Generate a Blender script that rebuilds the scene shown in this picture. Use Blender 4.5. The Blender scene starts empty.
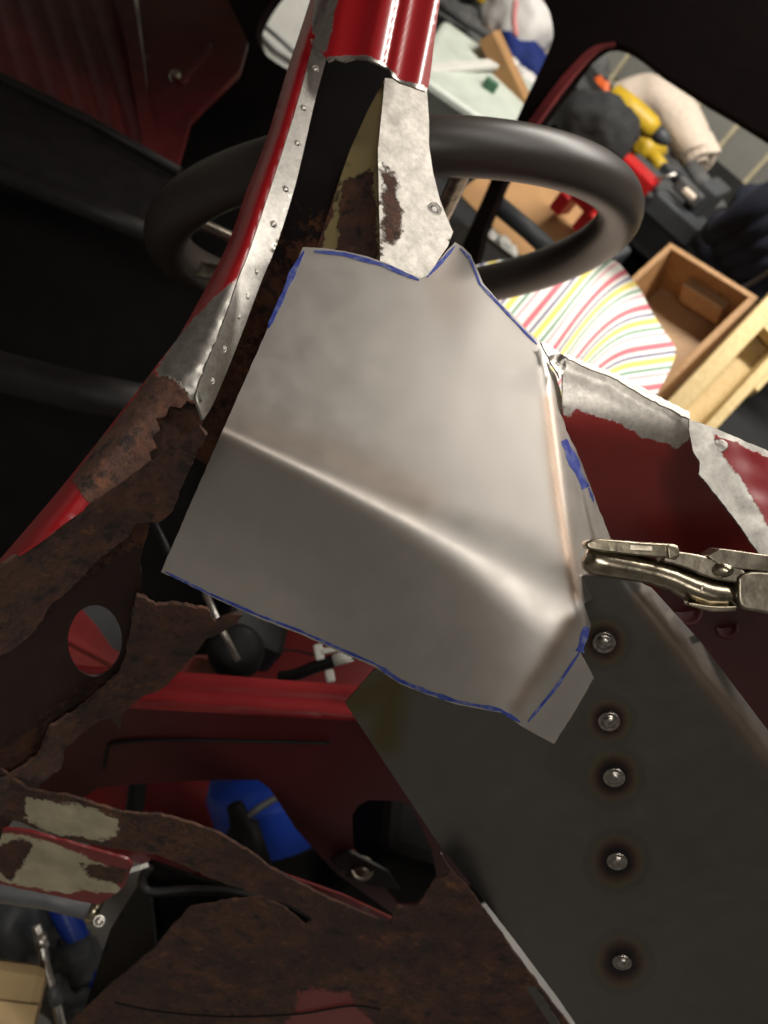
import bpy, bmesh, math, random
import numpy as np
from mathutils import Vector, Matrix, noise
from mathutils.geometry import delaunay_2d_cdt

random.seed(7)
scene = bpy.context.scene
COL = scene.collection

# ------------------------------------------------------------------ camera
FPX, CX, CY = 900.0, 384.0, 512.0
PITCH, ROLL = math.radians(42), math.radians(40)
CAM = Vector((0, 0, 1.35))
_r0 = Vector((1, 0, 0))
_u0 = Vector((0, math.sin(PITCH), math.cos(PITCH)))
FWD = Vector((0, math.cos(PITCH), -math.sin(PITCH)))
CXA = _r0 * math.cos(ROLL) + _u0 * math.sin(ROLL)      # camera x axis in the world
CYA = _r0 * -math.sin(ROLL) + _u0 * math.cos(ROLL)     # camera y axis in the world
cd = bpy.data.cameras.new('camera')
cam = bpy.data.objects.new('camera', cd)
COL.objects.link(cam)
M = Matrix((CXA, CYA, -FWD)).transposed().to_4x4()
M.translation = CAM
cam.matrix_world = M
cd.sensor_fit = 'VERTICAL'
cd.sensor_height = 36.0
cd.sensor_width = 27.0
cd.lens = 36.0 * FPX / 1024.0
cd.clip_start = 0.02
cd.dof.use_dof = True
cd.dof.focus_distance = 0.47
cd.dof.aperture_fstop = 9.5
scene.camera = cam

# ------------------------------------------------------------------ light
world = bpy.data.worlds.new('world')
scene.world = world
world.use_nodes = True
world.node_tree.nodes['Background'].inputs[0].default_value = (0.9, 0.95, 1.0, 1)
world.node_tree.nodes['Background'].inputs[1].default_value = 0.02
scene.view_settings.view_transform = 'Standard'
scene.view_settings.look = 'None'
scene.view_settings.exposure = 0.0
scene.view_settings.gamma = 1.0
scene.view_settings.use_curve_mapping = False
# (position, length along x, watts) of unseen ceiling tubes, the second added for the fold's highlight
UNSEEN_TUBES = [((0.30, 0.60, 2.36), 1.2, 7.5), ((0.25, -0.95, 2.36), 1.2, 16.0), ((0.25, 1.85, 2.36), 1.4, 62.0)]
for i, (p, ln, w) in enumerate(UNSEEN_TUBES):
    ld = bpy.data.lights.new('tube_glow', 'AREA')
    ld.shape = 'RECTANGLE'
    ld.size, ld.size_y = ln, 0.14
    ld.energy = w
    ld.color = (1.0, 0.95, 0.87)
    lo = bpy.data.objects.new('tube_glow', ld)
    lo.location = p
    COL.objects.link(lo)


# ------------------------------------------------------------------ helpers
def ray(x, y):
    return FWD + CXA * ((x - CX) / FPX) + CYA * ((CY - y) / FPX)


def P(x, y, d):
    return CAM + ray(x, y) * d


def C(x, y, d):
    return CAM + CXA * x + CYA * y + FWD * d


def onz(x, y, z):
    r = ray(x, y)
    return CAM + r * ((z - CAM.z) / r.z)


def ony(x, y, Y):
    r = ray(x, y)
    return CAM + r * ((Y - CAM.y) / r.y)


def plane3(a, b, c):
    A = np.array([[p[0], p[1], 1.0] for p in (a, b, c)])
    s = np.linalg.solve(A, np.array([1.0 / p[2] for p in (a, b, c)]))
    return lambda x, y: 1.0 / (s[0] * x + s[1] * y + s[2])


def smax(a, b, k):
    h = max(k - abs(a - b), 0.0) / k
    return max(a, b) + h * h * k * 0.25


def smin(a, b, k):
    return -smax(-a, -b, k)


def clamp(v, a=0.0, b=1.0):
    return a if v < a else b if v > b else v


def sstep(a, b, v):
    t = clamp((v - a) / (b - a))
    return t * t * (3 - 2 * t)


def nz(x, y, s=1.0, seed=0.0):
    return noise.noise(Vector((x * s, y * s, seed)))


def inside(poly, pts):
    pts = np.asarray(pts, dtype=float)
    x, y = pts[:, 0], pts[:, 1]
    r = np.zeros(len(pts), bool)
    n = len(poly)
    for i in range(n):
        x1, y1 = poly[i]
        x2, y2 = poly[(i + 1) % n]
        if y1 == y2:
            continue
        c = ((y1 > y) != (y2 > y)) & (x < (x2 - x1) * (y - y1) / (y2 - y1) + x1)
        r ^= c
    return r


def sdist(poly, pts):
    """signed distance, positive inside"""
    pts = np.asarray(pts, dtype=float)
    d = np.full(len(pts), 1e9)
    n = len(poly)
    for i in range(n):
        a = np.array(poly[i], float)
        b = np.array(poly[(i + 1) % n], float)
        ab = b - a
        t = np.clip(((pts - a) @ ab) / max(ab @ ab, 1e-9), 0, 1)
        q = a + t[:, None] * ab
        d = np.minimum(d, np.hypot(*(pts - q).T))
    return np.where(inside(poly, pts), d, -d)


def ldist(line, pts):
    """distance to an open polyline"""
    pts = np.asarray(pts, dtype=float)
    d = np.full(len(pts), 1e9)
    for i in range(len(line) - 1):
        a = np.array(line[i], float)
        b = np.array(line[i + 1], float)
        ab = b - a
        t = np.clip(((pts - a) @ ab) / max(ab @ ab, 1e-9), 0, 1)
        q = a + t[:, None] * ab
        d = np.minimum(d, np.hypot(*(pts - q).T))
    return d


def dens(poly, step, closed=True, jag=0.0, seed=0.0):
    out = []
    n = len(poly)
    for i in range(n if closed else n - 1):
        a = poly[i]
        b = poly[(i + 1) % n]
        L = math.hypot(b[0] - a[0], b[1] - a[1])
        k = max(1, int(round(L / step)))
        for j in range(k):
            t = j / k
            x, y = a[0] + (b[0] - a[0]) * t, a[1] + (b[1] - a[1]) * t
            if jag and j:
                x += jag * nz(x, y, 0.13, seed) + jag * 0.6 * nz(x, y, 0.4, seed + 3)
                y += jag * nz(x, y, 0.13, seed + 9) + jag * 0.6 * nz(x, y, 0.4, seed + 5)
            out.append((x, y))
    if not closed:
        out.append(tuple(poly[-1]))
    return out


def curve(pts, n=6):
    """Catmull-Rom through open list of points"""
    out = []
    P_ = [pts[0]] + list(pts) + [pts[-1]]
    for i in range(1, len(P_) - 2):
        p0, p1, p2, p3 = [np.array(q, float) for q in P_[i - 1:i + 3]]
        for j in range(n):
            t = j / n
            q = 0.5 * (2 * p1 + (p2 - p0) * t + (2 * p0 - 5 * p1 + 4 * p2 - p3) * t * t + (3 * p1 - p0 - 3 * p2 + p3) * t ** 3)
            out.append(tuple(q))
    out.append(tuple(float(v) for v in pts[-1]))
    return out


def link(name, me, mat=None, parent=None):
    o = bpy.data.objects.new(name, me)
    COL.objects.link(o)
    if mat and me is not None and not me.materials:
        me.materials.append(mat)
    if parent:
        o.parent = parent
        o.matrix_parent_inverse = parent.matrix_basis.inverted()
    return o


def tag(o, label, cat, group=None):
    o['label'] = label
    o['category'] = cat
    if group:
        o['group'] = group
    return o


def empty(name, loc, label, cat, group=None, rz=0.0):
    o = bpy.data.objects.new(name, None)
    o.empty_display_size = 0.05
    COL.objects.link(o)
    o.location = loc
    o.rotation_euler = (0, 0, rz)
    return tag(o, label, cat, group)


def from_bm(name, bm, mat, parent=None, smooth=False):
    bmesh.ops.recalc_face_normals(bm, faces=bm.faces)
    me = bpy.data.meshes.new(name)
    bm.to_mesh(me)
    bm.free()
    if smooth:
        me.shade_smooth()
    return link(name, me, mat, parent)


def sheet(name, outline, depth, mat, parent=None, step=8, thick=0.0012, holes=(), jag=0.0, masks=None, estep=None, seed=0.0, nosub=False):
    """pressed sheet metal: outline (photo pixels) filled with a grid, each vertex put on its ray at the depth given, then given thickness"""
    es = estep or step * 0.6
    loops = [dens(outline, es, True, jag, seed)] + [dens(h, es, True, jag, seed + 1) for h in holes]
    V, E = [], []
    for lp in loops:
        b = len(V)
        V += lp
        E += [(b + i, b + (i + 1) % len(lp)) for i in range(len(lp))]
    xs = [p[0] for p in loops[0]]
    ys = [p[1] for p in loops[0]]
    g = []
    row = 0
    yy = min(ys)
    while yy < max(ys):
        xx = min(xs) + (step * 0.5 if row % 2 else 0)
        while xx < max(xs):
            g.append((xx, yy))
            xx += step
        yy += step * 0.87
        row += 1
    if g and not nosub:
        s = sdist(loops[0], g)
        ok = s > step * 0.45
        for h in loops[1:]:
            ok &= sdist(h, g) < -step * 0.45
        V += [q for q, k in zip(g, ok) if k]
    vs, _, fs, _, _, _ = delaunay_2d_cdt([Vector(v) for v in V], E, [], 0, 1e-4)
    cen = [((vs[f[0]].x + vs[f[1]].x + vs[f[2]].x) / 3, (vs[f[0]].y + vs[f[1]].y + vs[f[2]].y) / 3) for f in fs]
    ok = inside(loops[0], cen)
    for h in loops[1:]:
        ok &= ~inside(h, cen)
    fs = [f for f, k in zip(fs, ok) if k]
    used = sorted({i for f in fs for i in f})
    mp = {j: i for i, j in enumerate(used)}
    px = [(vs[j].x, vs[j].y) for j in used]
    pts = [P(x, y, depth(x, y)) for x, y in px]
    n = len(pts)
    tri = []
    nor = [Vector((0, 0, 0)) for _ in range(n)]
    for f in fs:
        a, b, c = (mp[i] for i in f)
        nn = (pts[b] - pts[a]).cross(pts[c] - pts[a])
        if nn.dot(CAM - pts[a]) < 0:
            b, c = c, b
            nn = -nn
        tri.append((a, b, c))
        for i in (a, b, c):
            nor[i] += nn
    cnt = {}
    for a, b, c in tri:
        for e in ((a, b), (b, c), (c, a)):
            cnt[e] = cnt.get(e, 0) + 1
    rim = [e for e in cnt if (e[1], e[0]) not in cnt]
    back = [p - nv.normalized() * thick for p, nv in zip(pts, nor)]
    faces = list(tri) + [(c + n, b + n, a + n) for a, b, c in tri] + [(b, a, a + n, b + n) for a, b in rim]
    me = bpy.data.meshes.new(name)
    me.from_pydata([p[:] for p in pts + back], [], faces)
    me.update()
    me.shade_smooth()
    rs = {tuple(sorted(e)) for e in rim} | {tuple(sorted((e[0] + n, e[1] + n))) for e in rim}
    sh = me.attributes.get('sharp_edge') or me.attributes.new('sharp_edge', 'BOOLEAN', 'EDGE')
    vals = np.array([tuple(sorted(e.vertices)) in rs for e in me.edges], dtype=bool)
    sh.data.foreach_set('value', vals)
    if masks:
        m = np.zeros((n, 4))
        m[:, 3] = 1
        for ch, fn in masks.items():
            m[:, 'rgb'.index(ch)] = np.clip(fn(np.array(px)), 0, 1)
        m = np.vstack([m, m])
        ca = me.attributes.new('mask', 'FLOAT_COLOR', 'POINT')
        ca.data.foreach_set('color', m.astype(np.float32).ravel())
    return link(name, me, mat, parent)


def pm(poly, soft=8.0):
    return lambda p: 0.5 + sdist(poly, p) / (2 * soft)


def mx(*fs):
    return lambda p: np.max([f(p) for f in fs], axis=0)


def tube(name, pts, rad, mat, parent=None, seg=12, caps=True, flat=1.0):
    pts = [Vector(p) for p in pts]
    n = len(pts)
    R = rad if isinstance(rad, (list, tuple)) else [rad] * n
    bm = bmesh.new()
    rings = []
    up = None
    for i, p in enumerate(pts):
        t = (pts[min(i + 1, n - 1)] - pts[max(i - 1, 0)]).normalized()
        if up is None:
            up = t.orthogonal().normalized()
        up = (up - t * up.dot(t)).normalized()
        s = t.cross(up)
        rings.append([bm.verts.new(p + (up * math.cos(a) + s * math.sin(a) * flat) * R[i]) for a in (2 * math.pi * k / seg for k in range(seg))])
    for a, b in zip(rings, rings[1:]):
        for k in range(seg):
            bm.faces.new((a[k], a[(k + 1) % seg], b[(k + 1) % seg], b[k])).smooth = True
    if caps:
        bm.faces.new(rings[0])
        bm.faces.new(rings[-1][::-1])
    return from_bm(name, bm, mat, parent)


def spline3(pts, n=6):
    return [Vector(p) for p in curve([tuple(p) for p in pts], n)]


def add_box(bm, loc, size, rz=0.0, bev=0.0, M3=None):
    r = bmesh.ops.create_cube(bm, size=1.0)
    vs = r['verts']
    for v in vs:
        v.co = Vector((v.co.x * size[0], v.co.y * size[1], v.co.z * size[2]))
    if bev:
        es = {e for v in vs for e in v.link_edges}
        rr = bmesh.ops.bevel(bm, geom=list(es), offset=bev, segments=2, profile=0.5, affect='EDGES')
        vs = list({v for f in rr['faces'] for v in f.verts} | {v for v in vs if v.is_valid})
        seen = set(vs)
        st = list(vs)
        while st:
            v = st.pop()
            for e in v.link_edges:
                w = e.other_vert(v)
                if w not in seen:
                    seen.add(w)
                    st.append(w)
        vs = list(seen)
    T = (M3.to_4x4() if M3 else Matrix.Rotation(rz, 4, 'Z'))
    for v in vs:
        v.co = (T @ v.co) + Vector(loc)
    return vs


def box(name, loc, size, mat, parent=None, rz=0.0, bev=0.004, M3=None):
    bm = bmesh.new()
    add_box(bm, loc, size, rz, bev, M3)
    return from_bm(name, bm, mat, parent)


def blob(name, loc, size, mat, parent=None, amp=0.25, freq=6.0, seed=0.0, sub=4, rz=0.0, flatten=None, M3=None):
    bm = bmesh.new()
    bmesh.ops.create_icosphere(bm, subdivisions=sub, radius=1.0)
    R = M3.to_4x4() if M3 else Matrix.Rotation(rz, 4, 'Z')
    for v in bm.verts:
        d = v.co.copy()
        k = 1 + amp * noise.noise(d * freq * 0.3 + Vector((seed, seed * 2, 0))) + amp * 0.5 * noise.noise(d * freq + Vector((seed, 0, seed)))
        q = Vector((d.x * size[0] * k, d.y * size[1] * k, d.z * size[2] * k))
        if flatten is not None and q.z < -flatten:
            q.z = -flatten
        v.co = (R @ q) + Vector(loc)
    return from_bm(name, bm, mat, parent, True)


def lathe(name, prof, mat, parent=None, loc=(0, 0, 0), M3=None, seg=24, smooth=True):
    """prof: (radius, height) pairs about local z"""
    bm = bmesh.new()
    rings = []
    for r, h in prof:
        rings.append([bm.verts.new((r * math.cos(2 * math.pi * k / seg), r * math.sin(2 * math.pi * k / seg), h)) for k in range(seg)])
    for a, b in zip(rings, rings[1:]):
        for k in range(seg):
            bm.faces.new((a[k], a[(k + 1) % seg], b[(k + 1) % seg], b[k])).smooth = smooth
    bm.faces.new(rings[0][::-1])
    bm.faces.new(rings[-1])
    T = M3.to_4x4() if M3 else Matrix.Identity(4)
    T.translation = Vector(loc)
    bm.transform(T)
    return from_bm(name, bm, mat, parent)


def frame(zaxis, xhint):
    z = Vector(zaxis).normalized()
    x = Vector(xhint)
    x = (x - z * x.dot(z)).normalized()
    return Matrix((x, z.cross(x), z)).transposed()


# ------------------------------------------------------------------ materials
class NT:
    def __init__(self, name):
        self.m = bpy.data.materials.new(name)
        self.m.use_nodes = True
        self.t = self.m.node_tree
        self.b = self.t.nodes['Principled BSDF']

    def n(self, kind, **kw):
        nd = self.t.nodes.new('ShaderNode' + kind)
        for k, v in kw.items():
            if k in nd.inputs:
                nd.inputs[k].default_value = v
            else:
                setattr(nd, k, v)
        return nd

    def l(self, a, b):
        self.t.links.new(a, b)

    def noise(self, scale, detail=4.0, rough=0.55, co=None, dist=0.0):
        nd = self.n('TexNoise')
        nd.inputs['Scale'].default_value = scale
        nd.inputs['Detail'].default_value = detail
        nd.inputs['Roughness'].default_value = rough
        nd.inputs['Distortion'].default_value = dist
        self.l(co or self.co(), nd.inputs['Vector'])
        return nd.outputs['Fac']

    def co(self):
        if not hasattr(self, '_co'):
            self._co = self.n('TexCoord').outputs['Object']
        return self._co

    def ramp(self, fac, stops, interp='LINEAR'):
        nd = self.n('ValToRGB')
        cr = nd.color_ramp
        cr.interpolation = interp
        while len(cr.elements) < len(stops):
            cr.elements.new(0.5)
        for e, (p, c) in zip(cr.elements, stops):
            e.position = p
            e.color = (c, c, c, 1) if isinstance(c, (int, float)) else (*c, 1)
        self.l(fac, nd.inputs['Fac'])
        return nd.outputs['Color']

    def mix(self, fac, a, b):
        nd = self.n('Mix', data_type='RGBA')
        for s, v in ((nd.inputs[0], fac), (nd.inputs[6], a), (nd.inputs[7], b)):
            if hasattr(v, 'default_value') or hasattr(v, 'links'):
                self.l(v, s)
            else:
                s.default_value = v if isinstance(v, (int, float)) else (*v, 1)
        return nd.outputs[2]

    def math(self, op, a, b=0.0, cl=False):
        nd = self.n('Math', operation=op, use_clamp=cl)
        for s, v in ((nd.inputs[0], a), (nd.inputs[1], b)):
            if isinstance(v, (int, float)):
                s.default_value = v
            else:
                self.l(v, s)
        return nd.outputs[0]

    def bump(self, h, strength=0.3, dist=0.002):
        nd = self.n('Bump')
        nd.inputs['Strength'].default_value = strength
        nd.inputs['Distance'].default_value = dist
        self.l(h, nd.inputs['Height'])
        self.l(nd.outputs[0], self.b.inputs['Normal'])


def plain(name, col, rough=0.6, metal=0.0, var=0.15, scale=30.0, bump=0.0, bdist=0.002, coat=0.0, spec=None):
    t = NT(name)
    f = t.noise(scale)
    lo = tuple(max(0, c * (1 - var)) for c in col)
    hi = tuple(min(1, c * (1 + var)) for c in col)
    t.l(t.ramp(f, [(0.3, lo), (0.7, hi)]), t.b.inputs['Base Color'])
    t.b.inputs['Roughness'].default_value = rough
    t.b.inputs['Metallic'].default_value = metal
    t.b.inputs['Coat Weight'].default_value = coat
    if spec is not None:
        t.b.inputs['Specular IOR Level'].default_value = spec
    if bump:
        t.bump(f, bump, bdist)
    return t.m


def car_metal(name, paint, prough=0.3, coat=0.4, rust_tone=1.0, bare_col=(0.42, 0.40, 0.37), spec=0.5):
    """paint, with bare ground steel (mask r), rust (mask g) and old pale paint (mask b), each border broken up by noise"""
    t = NT(name)
    at = t.n('Attribute', attribute_name='mask')
    sep = t.n('SeparateColor')
    t.l(at.outputs['Color'], sep.inputs[0])
    n1 = t.noise(45, 6, 0.65)
    n2 = t.noise(260, 5, 0.7)
    n3 = t.noise(14, 3, 0.5)
    wob = t.math('MULTIPLY', t.math('ADD', t.math('MULTIPLY', t.math('SUBTRACT', n1, 0.5), 1.6), t.math('MULTIPLY', t.math('SUBTRACT', n2, 0.5), 0.9)), 0.75)

    def edge(s):
        v = t.math('ADD', s, wob)
        g = t.math('MULTIPLY', t.math('SUBTRACT', v, 0.45), 8.0, True)
        # where the mask is fully off or on the noise has no say
        on = t.math('MULTIPLY', s, 6.0, True)
        return t.math('MULTIPLY', g, on)
    bare, rust, pale = edge(sep.outputs[0]), edge(sep.outputs[1]), edge(sep.outputs[2])
    pc = t.mix(t.math('MULTIPLY', n3, 0.5), paint, tuple(c * 0.72 for c in paint))
    palec = t.ramp(n1, [(0.3, (0.25, 0.22, 0.14)), (0.7, (0.42, 0.38, 0.26))])
    barec = t.ramp(n2, [(0.25, tuple(c * 0.75 for c in bare_col)), (0.7, tuple(min(1, c * 1.25) for c in bare_col))])
    k = rust_tone
    rustc = t.mix(t.ramp(n2, [(0.42, 0.0), (0.66, 1.0)]),
                  t.ramp(n1, [(0.25, (0.024 * k, 0.013 * k, 0.011 * k)), (0.5, (0.070 * k, 0.030 * k, 0.022 * k)), (0.62, (0.13 * k, 0.050 * k, 0.028 * k)), (0.78, (0.22 * k, 0.085 * k, 0.038 * k))]),
                  t.ramp(n3, [(0.35, (0.05 * k, 0.026 * k, 0.018 * k)), (0.7, (0.16 * k, 0.075 * k, 0.04 * k))]))
    n4 = t.noise(95, 6, 0.65)
    rustc = t.mix(t.ramp(n4, [(0.36, 0.85), (0.45, 0.0)]), rustc, (0.010, 0.007, 0.006))
    rustc = t.mix(t.ramp(n4, [(0.60, 0.0), (0.72, 0.8)]), rustc, (0.25 * k, 0.11 * k, 0.045 * k))
    c = t.mix(pale, pc, palec)
    c = t.mix(bare, c, barec)
    c = t.mix(rust, c, rustc)
    t.l(c, t.b.inputs['Base Color'])
    nr = t.math('SUBTRACT', 1.0, rust)
    t.l(t.math('MULTIPLY', t.math('MULTIPLY', bare, nr), 0.92), t.b.inputs['Metallic'])
    rg = t.math('ADD', prough, t.math('ADD', t.math('MULTIPLY', t.math('MAXIMUM', bare, pale), 0.14), t.math('MULTIPLY', rust, 0.55)), True)
    t.l(t.math('ADD', rg, t.math('MULTIPLY', t.math('SUBTRACT', n1, 0.5), 0.12), True), t.b.inputs['Roughness'])
    t.l(t.math('MULTIPLY', t.math('SUBTRACT', 1.0, t.math('MAXIMUM', t.math('MAXIMUM', bare, rust), pale)), coat), t.b.inputs['Coat Weight'])
    t.b.inputs['Coat Roughness'].default_value = 0.2
    t.b.inputs['Specular IOR Level'].default_value = spec
    hgt = t.math('ADD', t.math('MULTIPLY', t.math('ADD', n2, n1), t.math('ADD', t.math('MULTIPLY', rust, 1.6), t.math('MULTIPLY', bare, 0.10))), t.math('MULTIPLY', t.math('MAXIMUM', bare, rust), -0.25))
    t.bump(hgt, 0.6, 0.0012)
    return t.m


def steel(name, col, rough, heat=False, scratch=0.5, spots=0.3):
    t = NT(name)
    n1 = t.noise(12, 3, 0.5)
    n2 = t.noise(70, 5, 0.6)
    mp = t.n('Mapping')
    mp.inputs['Scale'].default_value = (20, 420, 160)
    mp.inputs['Rotation'].default_value = (0.4, 0.7, 0.5)
    t.l(t.co(), mp.inputs['Vector'])
    n4 = t.noise(3.0, 3, 0.6, mp.outputs[0])
    base = t.mix(t.math('MULTIPLY', t.math('ADD', t.math('MULTIPLY', n1, 1.2), n2), 0.5, True), tuple(c * (1 - spots) for c in col), tuple(min(1, c * (1 + spots * 0.6)) for c in col))
    if heat:
        at = t.n('Attribute', attribute_name='mask')
        sep = t.n('SeparateColor')
        t.l(at.outputs['Color'], sep.inputs[0])
        wob = t.math('MULTIPLY', t.math('SUBTRACT', n2, 0.5), 0.25)
        r = t.math('ADD', sep.outputs[0], wob, True)
        tint = t.ramp(r, [(0.0, (0.0, 0.0, 0.0)), (0.2, (0, 0, 0)), (0.38, (0.17, 0.13, 0.05)), (0.58, (0.10, 0.055, 0.04)), (0.8, (0.022, 0.02, 0.026)), (1.0, (0.02, 0.015, 0.012))])
        base = t.mix(t.ramp(r, [(0.15, 0.0), (0.65, 0.92)]), base, tint)
        base = t.mix(t.math('MULTIPLY', sep.outputs[1], 0.75), base, (0.30, 0.19, 0.12))
        base = t.mix(t.math('MULTIPLY', sep.outputs[2], 0.8), base, (0.12, 0.09, 0.012))
    t.l(base, t.b.inputs['Base Color'])
    t.b.inputs['Metallic'].default_value = 0.93
    t.l(t.math('ADD', rough, t.math('MULTIPLY', t.math('SUBTRACT', n2, 0.5), 0.16)), t.b.inputs['Roughness'])
    t.bump(t.math('ADD', t.math('MULTIPLY', n4, 0.4), n2), scratch * 0.12, 0.0006)
    return t.m


m_red = car_metal('red_car_paint', (0.30, 0.008, 0.012), 0.3, 0.6)
m_dkred = car_metal('shade_dark_red_paint', (0.06, 0.005, 0.006), 0.5, 0.05)  # red darkened for shade in the engine bay and below the scuttle
m_redprimer = car_metal('red_primer_paint', (0.27, 0.022, 0.018), 0.5, 0.05, 1.0, (0.56, 0.53, 0.49))
m_rust = car_metal('rusted_body_steel', (0.16, 0.015, 0.015), 0.45, 0.1, 0.58)
m_rustdk = car_metal('shaded_rusted_steel', (0.005, 0.003, 0.003), 0.7, 0.0, 0.35, spec=0.08)  # near-black base put in for shade in the pillar hollow, under real rust
m_underseal = car_metal('dark_underseal', (0.022, 0.011, 0.009), 0.6, 0.0, 0.45, spec=0.2)
m_cream = car_metal('cream_rust_proofed_steel', (0.27, 0.22, 0.10), 0.5, 0.0, 0.7, (0.42, 0.395, 0.36))
m_patch = steel('clean_sheet_steel', (0.48, 0.45, 0.42), 0.43, True, 0.35, 0.10)
m_dksteel = steel('dark_oiled_sheet_steel', (0.165, 0.157, 0.148), 0.42, True, 0.6, 0.25)
m_weld = plain('weld_bead_steel', (0.34, 0.31, 0.28), 0.28, 0.95, 0.4, 300, 0.3)
m_spot = plain('polished_spot_weld', (0.55, 0.52, 0.48), 0.40, 1.0, 0.2, 300, 0.2)
m_chrome = plain('worn_nickel_plating', (0.36, 0.315, 0.235), 0.25, 1.0, 0.35, 160, 0.25, 0.0008)
m_chromedk = plain('grimy_nickel_plating', (0.30, 0.265, 0.21), 0.34, 1.0, 0.45, 140, 0.3, 0.0008)
m_ink = NT('blue_marker_ink')
m_ink.l(m_ink.ramp(m_ink.noise(130, 5, 0.7), [(0.38, (0.028, 0.045, 0.27)), (0.52, (0.06, 0.085, 0.32)), (0.68, (0.24, 0.25, 0.33))]), m_ink.b.inputs['Base Color'])
m_ink.b.inputs['Metallic'].default_value = 0.4
m_ink.b.inputs['Roughness'].default_value = 0.45
m_ink = m_ink.m
m_black = plain('void_shade_black', (0.008, 0.007, 0.007), 0.85, 0, 0.2, 20, spec=0.1)
m_trim = plain('black_vinyl_trim', (0.014, 0.012, 0.012), 0.55, 0, 0.3, 60, 0.1, spec=0.3)
m_wheel = plain('brown_black_wheel_plastic', (0.028, 0.021, 0.017), 0.42, 0, 0.12, 300, 0.08, 0.0004)
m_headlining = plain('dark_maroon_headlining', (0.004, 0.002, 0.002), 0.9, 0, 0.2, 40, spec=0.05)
m_vinylred = plain('oxblood_vinyl', (0.115, 0.012, 0.014), 0.5, 0, 0.25, 30, 0.1)
m_redplain = plain('shade_darkened_red_panel', (0.17, 0.010, 0.012), 0.38, 0, 0.15, 12, coat=0.3)  # car red darkened to stand in for the engine bay's shade
m_greyrod = plain('grey_plastic_pipe', (0.09, 0.09, 0.095), 0.5)
m_rubber = plain('black_rubber', (0.010, 0.010, 0.010), 0.5, spec=0.2)
m_blue = plain('bright_blue_plastic', (0.012, 0.05, 0.36), 0.35, 0, 0.2, 8)
m_white = plain('white_plastic', (0.72, 0.71, 0.66), 0.45, 0, 0.06)
m_card = plain('brown_cardboard', (0.40, 0.22, 0.09), 0.8, 0, 0.12, 15)
m_tan = plain('tan_cardboard', (0.48, 0.34, 0.17), 0.8, 0, 0.12, 15)


def wood(name, a, b, scale=9.0, axis=2):
    t = NT(name)
    mp = t.n('Mapping')
    sc = [1, 1, 1]
    for i in range(3):
        sc[i] = 1.2 if i == axis else 14
    mp.inputs['Scale'].default_value = sc
    t.l(t.co(), mp.inputs['Vector'])
    n1 = t.noise(scale, 4, 0.6, mp.outputs[0], 0.6)
    t.l(t.ramp(n1, [(0.3, a), (0.7, b)]), t.b.inputs['Base Color'])
    t.b.inputs['Roughness'].default_value = 0.6
    return t.m


m_wood = wood('orange_brown_timber', (0.33, 0.17, 0.065), (0.50, 0.29, 0.13))
m_woodin = wood('warm_plywood', (0.42, 0.25, 0.12), (0.52, 0.33, 0.18))
m_pine = wood('pale_pine', (0.62, 0.43, 0.17), (0.78, 0.60, 0.30))

# ------------------------------------------------------------------ the garage
WALLY = 3.30
m_conc = plain('grey_concrete_floor', (0.24, 0.23, 0.22), 0.8, 0, 0.3, 6, 0.1)
m_mortar = plain('pale_mortar', (0.72, 0.64, 0.44), 0.9, 0, 0.15, 40)
m_wallpaint = plain('grey_rendered_wall', (0.36, 0.35, 0.33), 0.85, 0, 0.15, 8)
m_ceil = plain('grey_ceiling_board', (0.30, 0.29, 0.27), 0.85, 0, 0.1, 5)


def slab(name, lo, hi, mat, kind='structure'):
    bm = bmesh.new()
    add_box(bm, [(a + b) / 2 for a, b in zip(lo, hi)], [b - a for a, b in zip(lo, hi)])
    o = from_bm(name, bm, mat)
    o['kind'] = kind
    return o


X0, X1, Y0 = -2.6, 2.2, -2.2
slab('floor', (X0, Y0, -0.08), (X1, WALLY, 0), m_conc)
slab('ceiling', (X0, Y0, 2.45), (X1, WALLY, 2.53), m_ceil)
slab('wall_left', (X0 - 0.1, Y0, 0), (X0, WALLY, 2.45), m_wallpaint)
slab('wall_right', (X1, Y0, 0), (X1 + 0.1, WALLY, 2.45), m_wallpaint)
slab('wall_front', (X0, Y0 - 0.1, 0), (X1, Y0, 2.45), m_wallpaint)
wall = slab('wall_back', (X0, WALLY, 0), (X1, WALLY + 0.1, 2.45), m_mortar)
tb = NT('grey_wall_block')
oi = tb.n('ObjectInfo')
nb = tb.noise(25, 5, 0.6)
tb.l(tb.mix(tb.math('ADD', tb.math('MULTIPLY', nb, 0.6), tb.math('MULTIPLY', oi.outputs['Random'], 0.4), True), (0.20, 0.195, 0.175), (0.34, 0.33, 0.295)), tb.b.inputs['Base Color'])
tb.b.inputs['Roughness'].default_value = 0.9
tb.bump(nb, 0.3, 0.003)
BW, BH = 0.140, 0.215
bmb = bmesh.new()
add_box(bmb, (0, 0, 0), (BW - 0.018, 0.03, BH - 0.018), bev=0.003)
bme = bpy.data.meshes.new('block')
bmesh.ops.recalc_face_normals(bmb, faces=bmb.faces)
bmb.to_mesh(bme)
bmb.free()
bme.materials.append(tb.m)
zj = ony(700, 150, WALLY).z      # the long bed joint seen beside the rolled towel
xj = ony(734, 130, WALLY).x
for i in range(-9, 9):
    for j in range(-4, 6):
        z = zj + BH * (j + 0.5)
        if z - BH / 2 < 0:
            continue
        o = link('block', bme, None, wall)
        o.location = (xj + BW * (i + 0.5), WALLY - 0.004, z)
m_housing = plain('white_lamp_housing', (0.7, 0.7, 0.68), 0.5, 0, 0.05)
t = NT('lit_tube')
t.b.inputs['Emission Color'].default_value = (1, 0.95, 0.87, 1)
t.b.inputs['Emission Strength'].default_value = 3.0
m_tube = t.m
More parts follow.
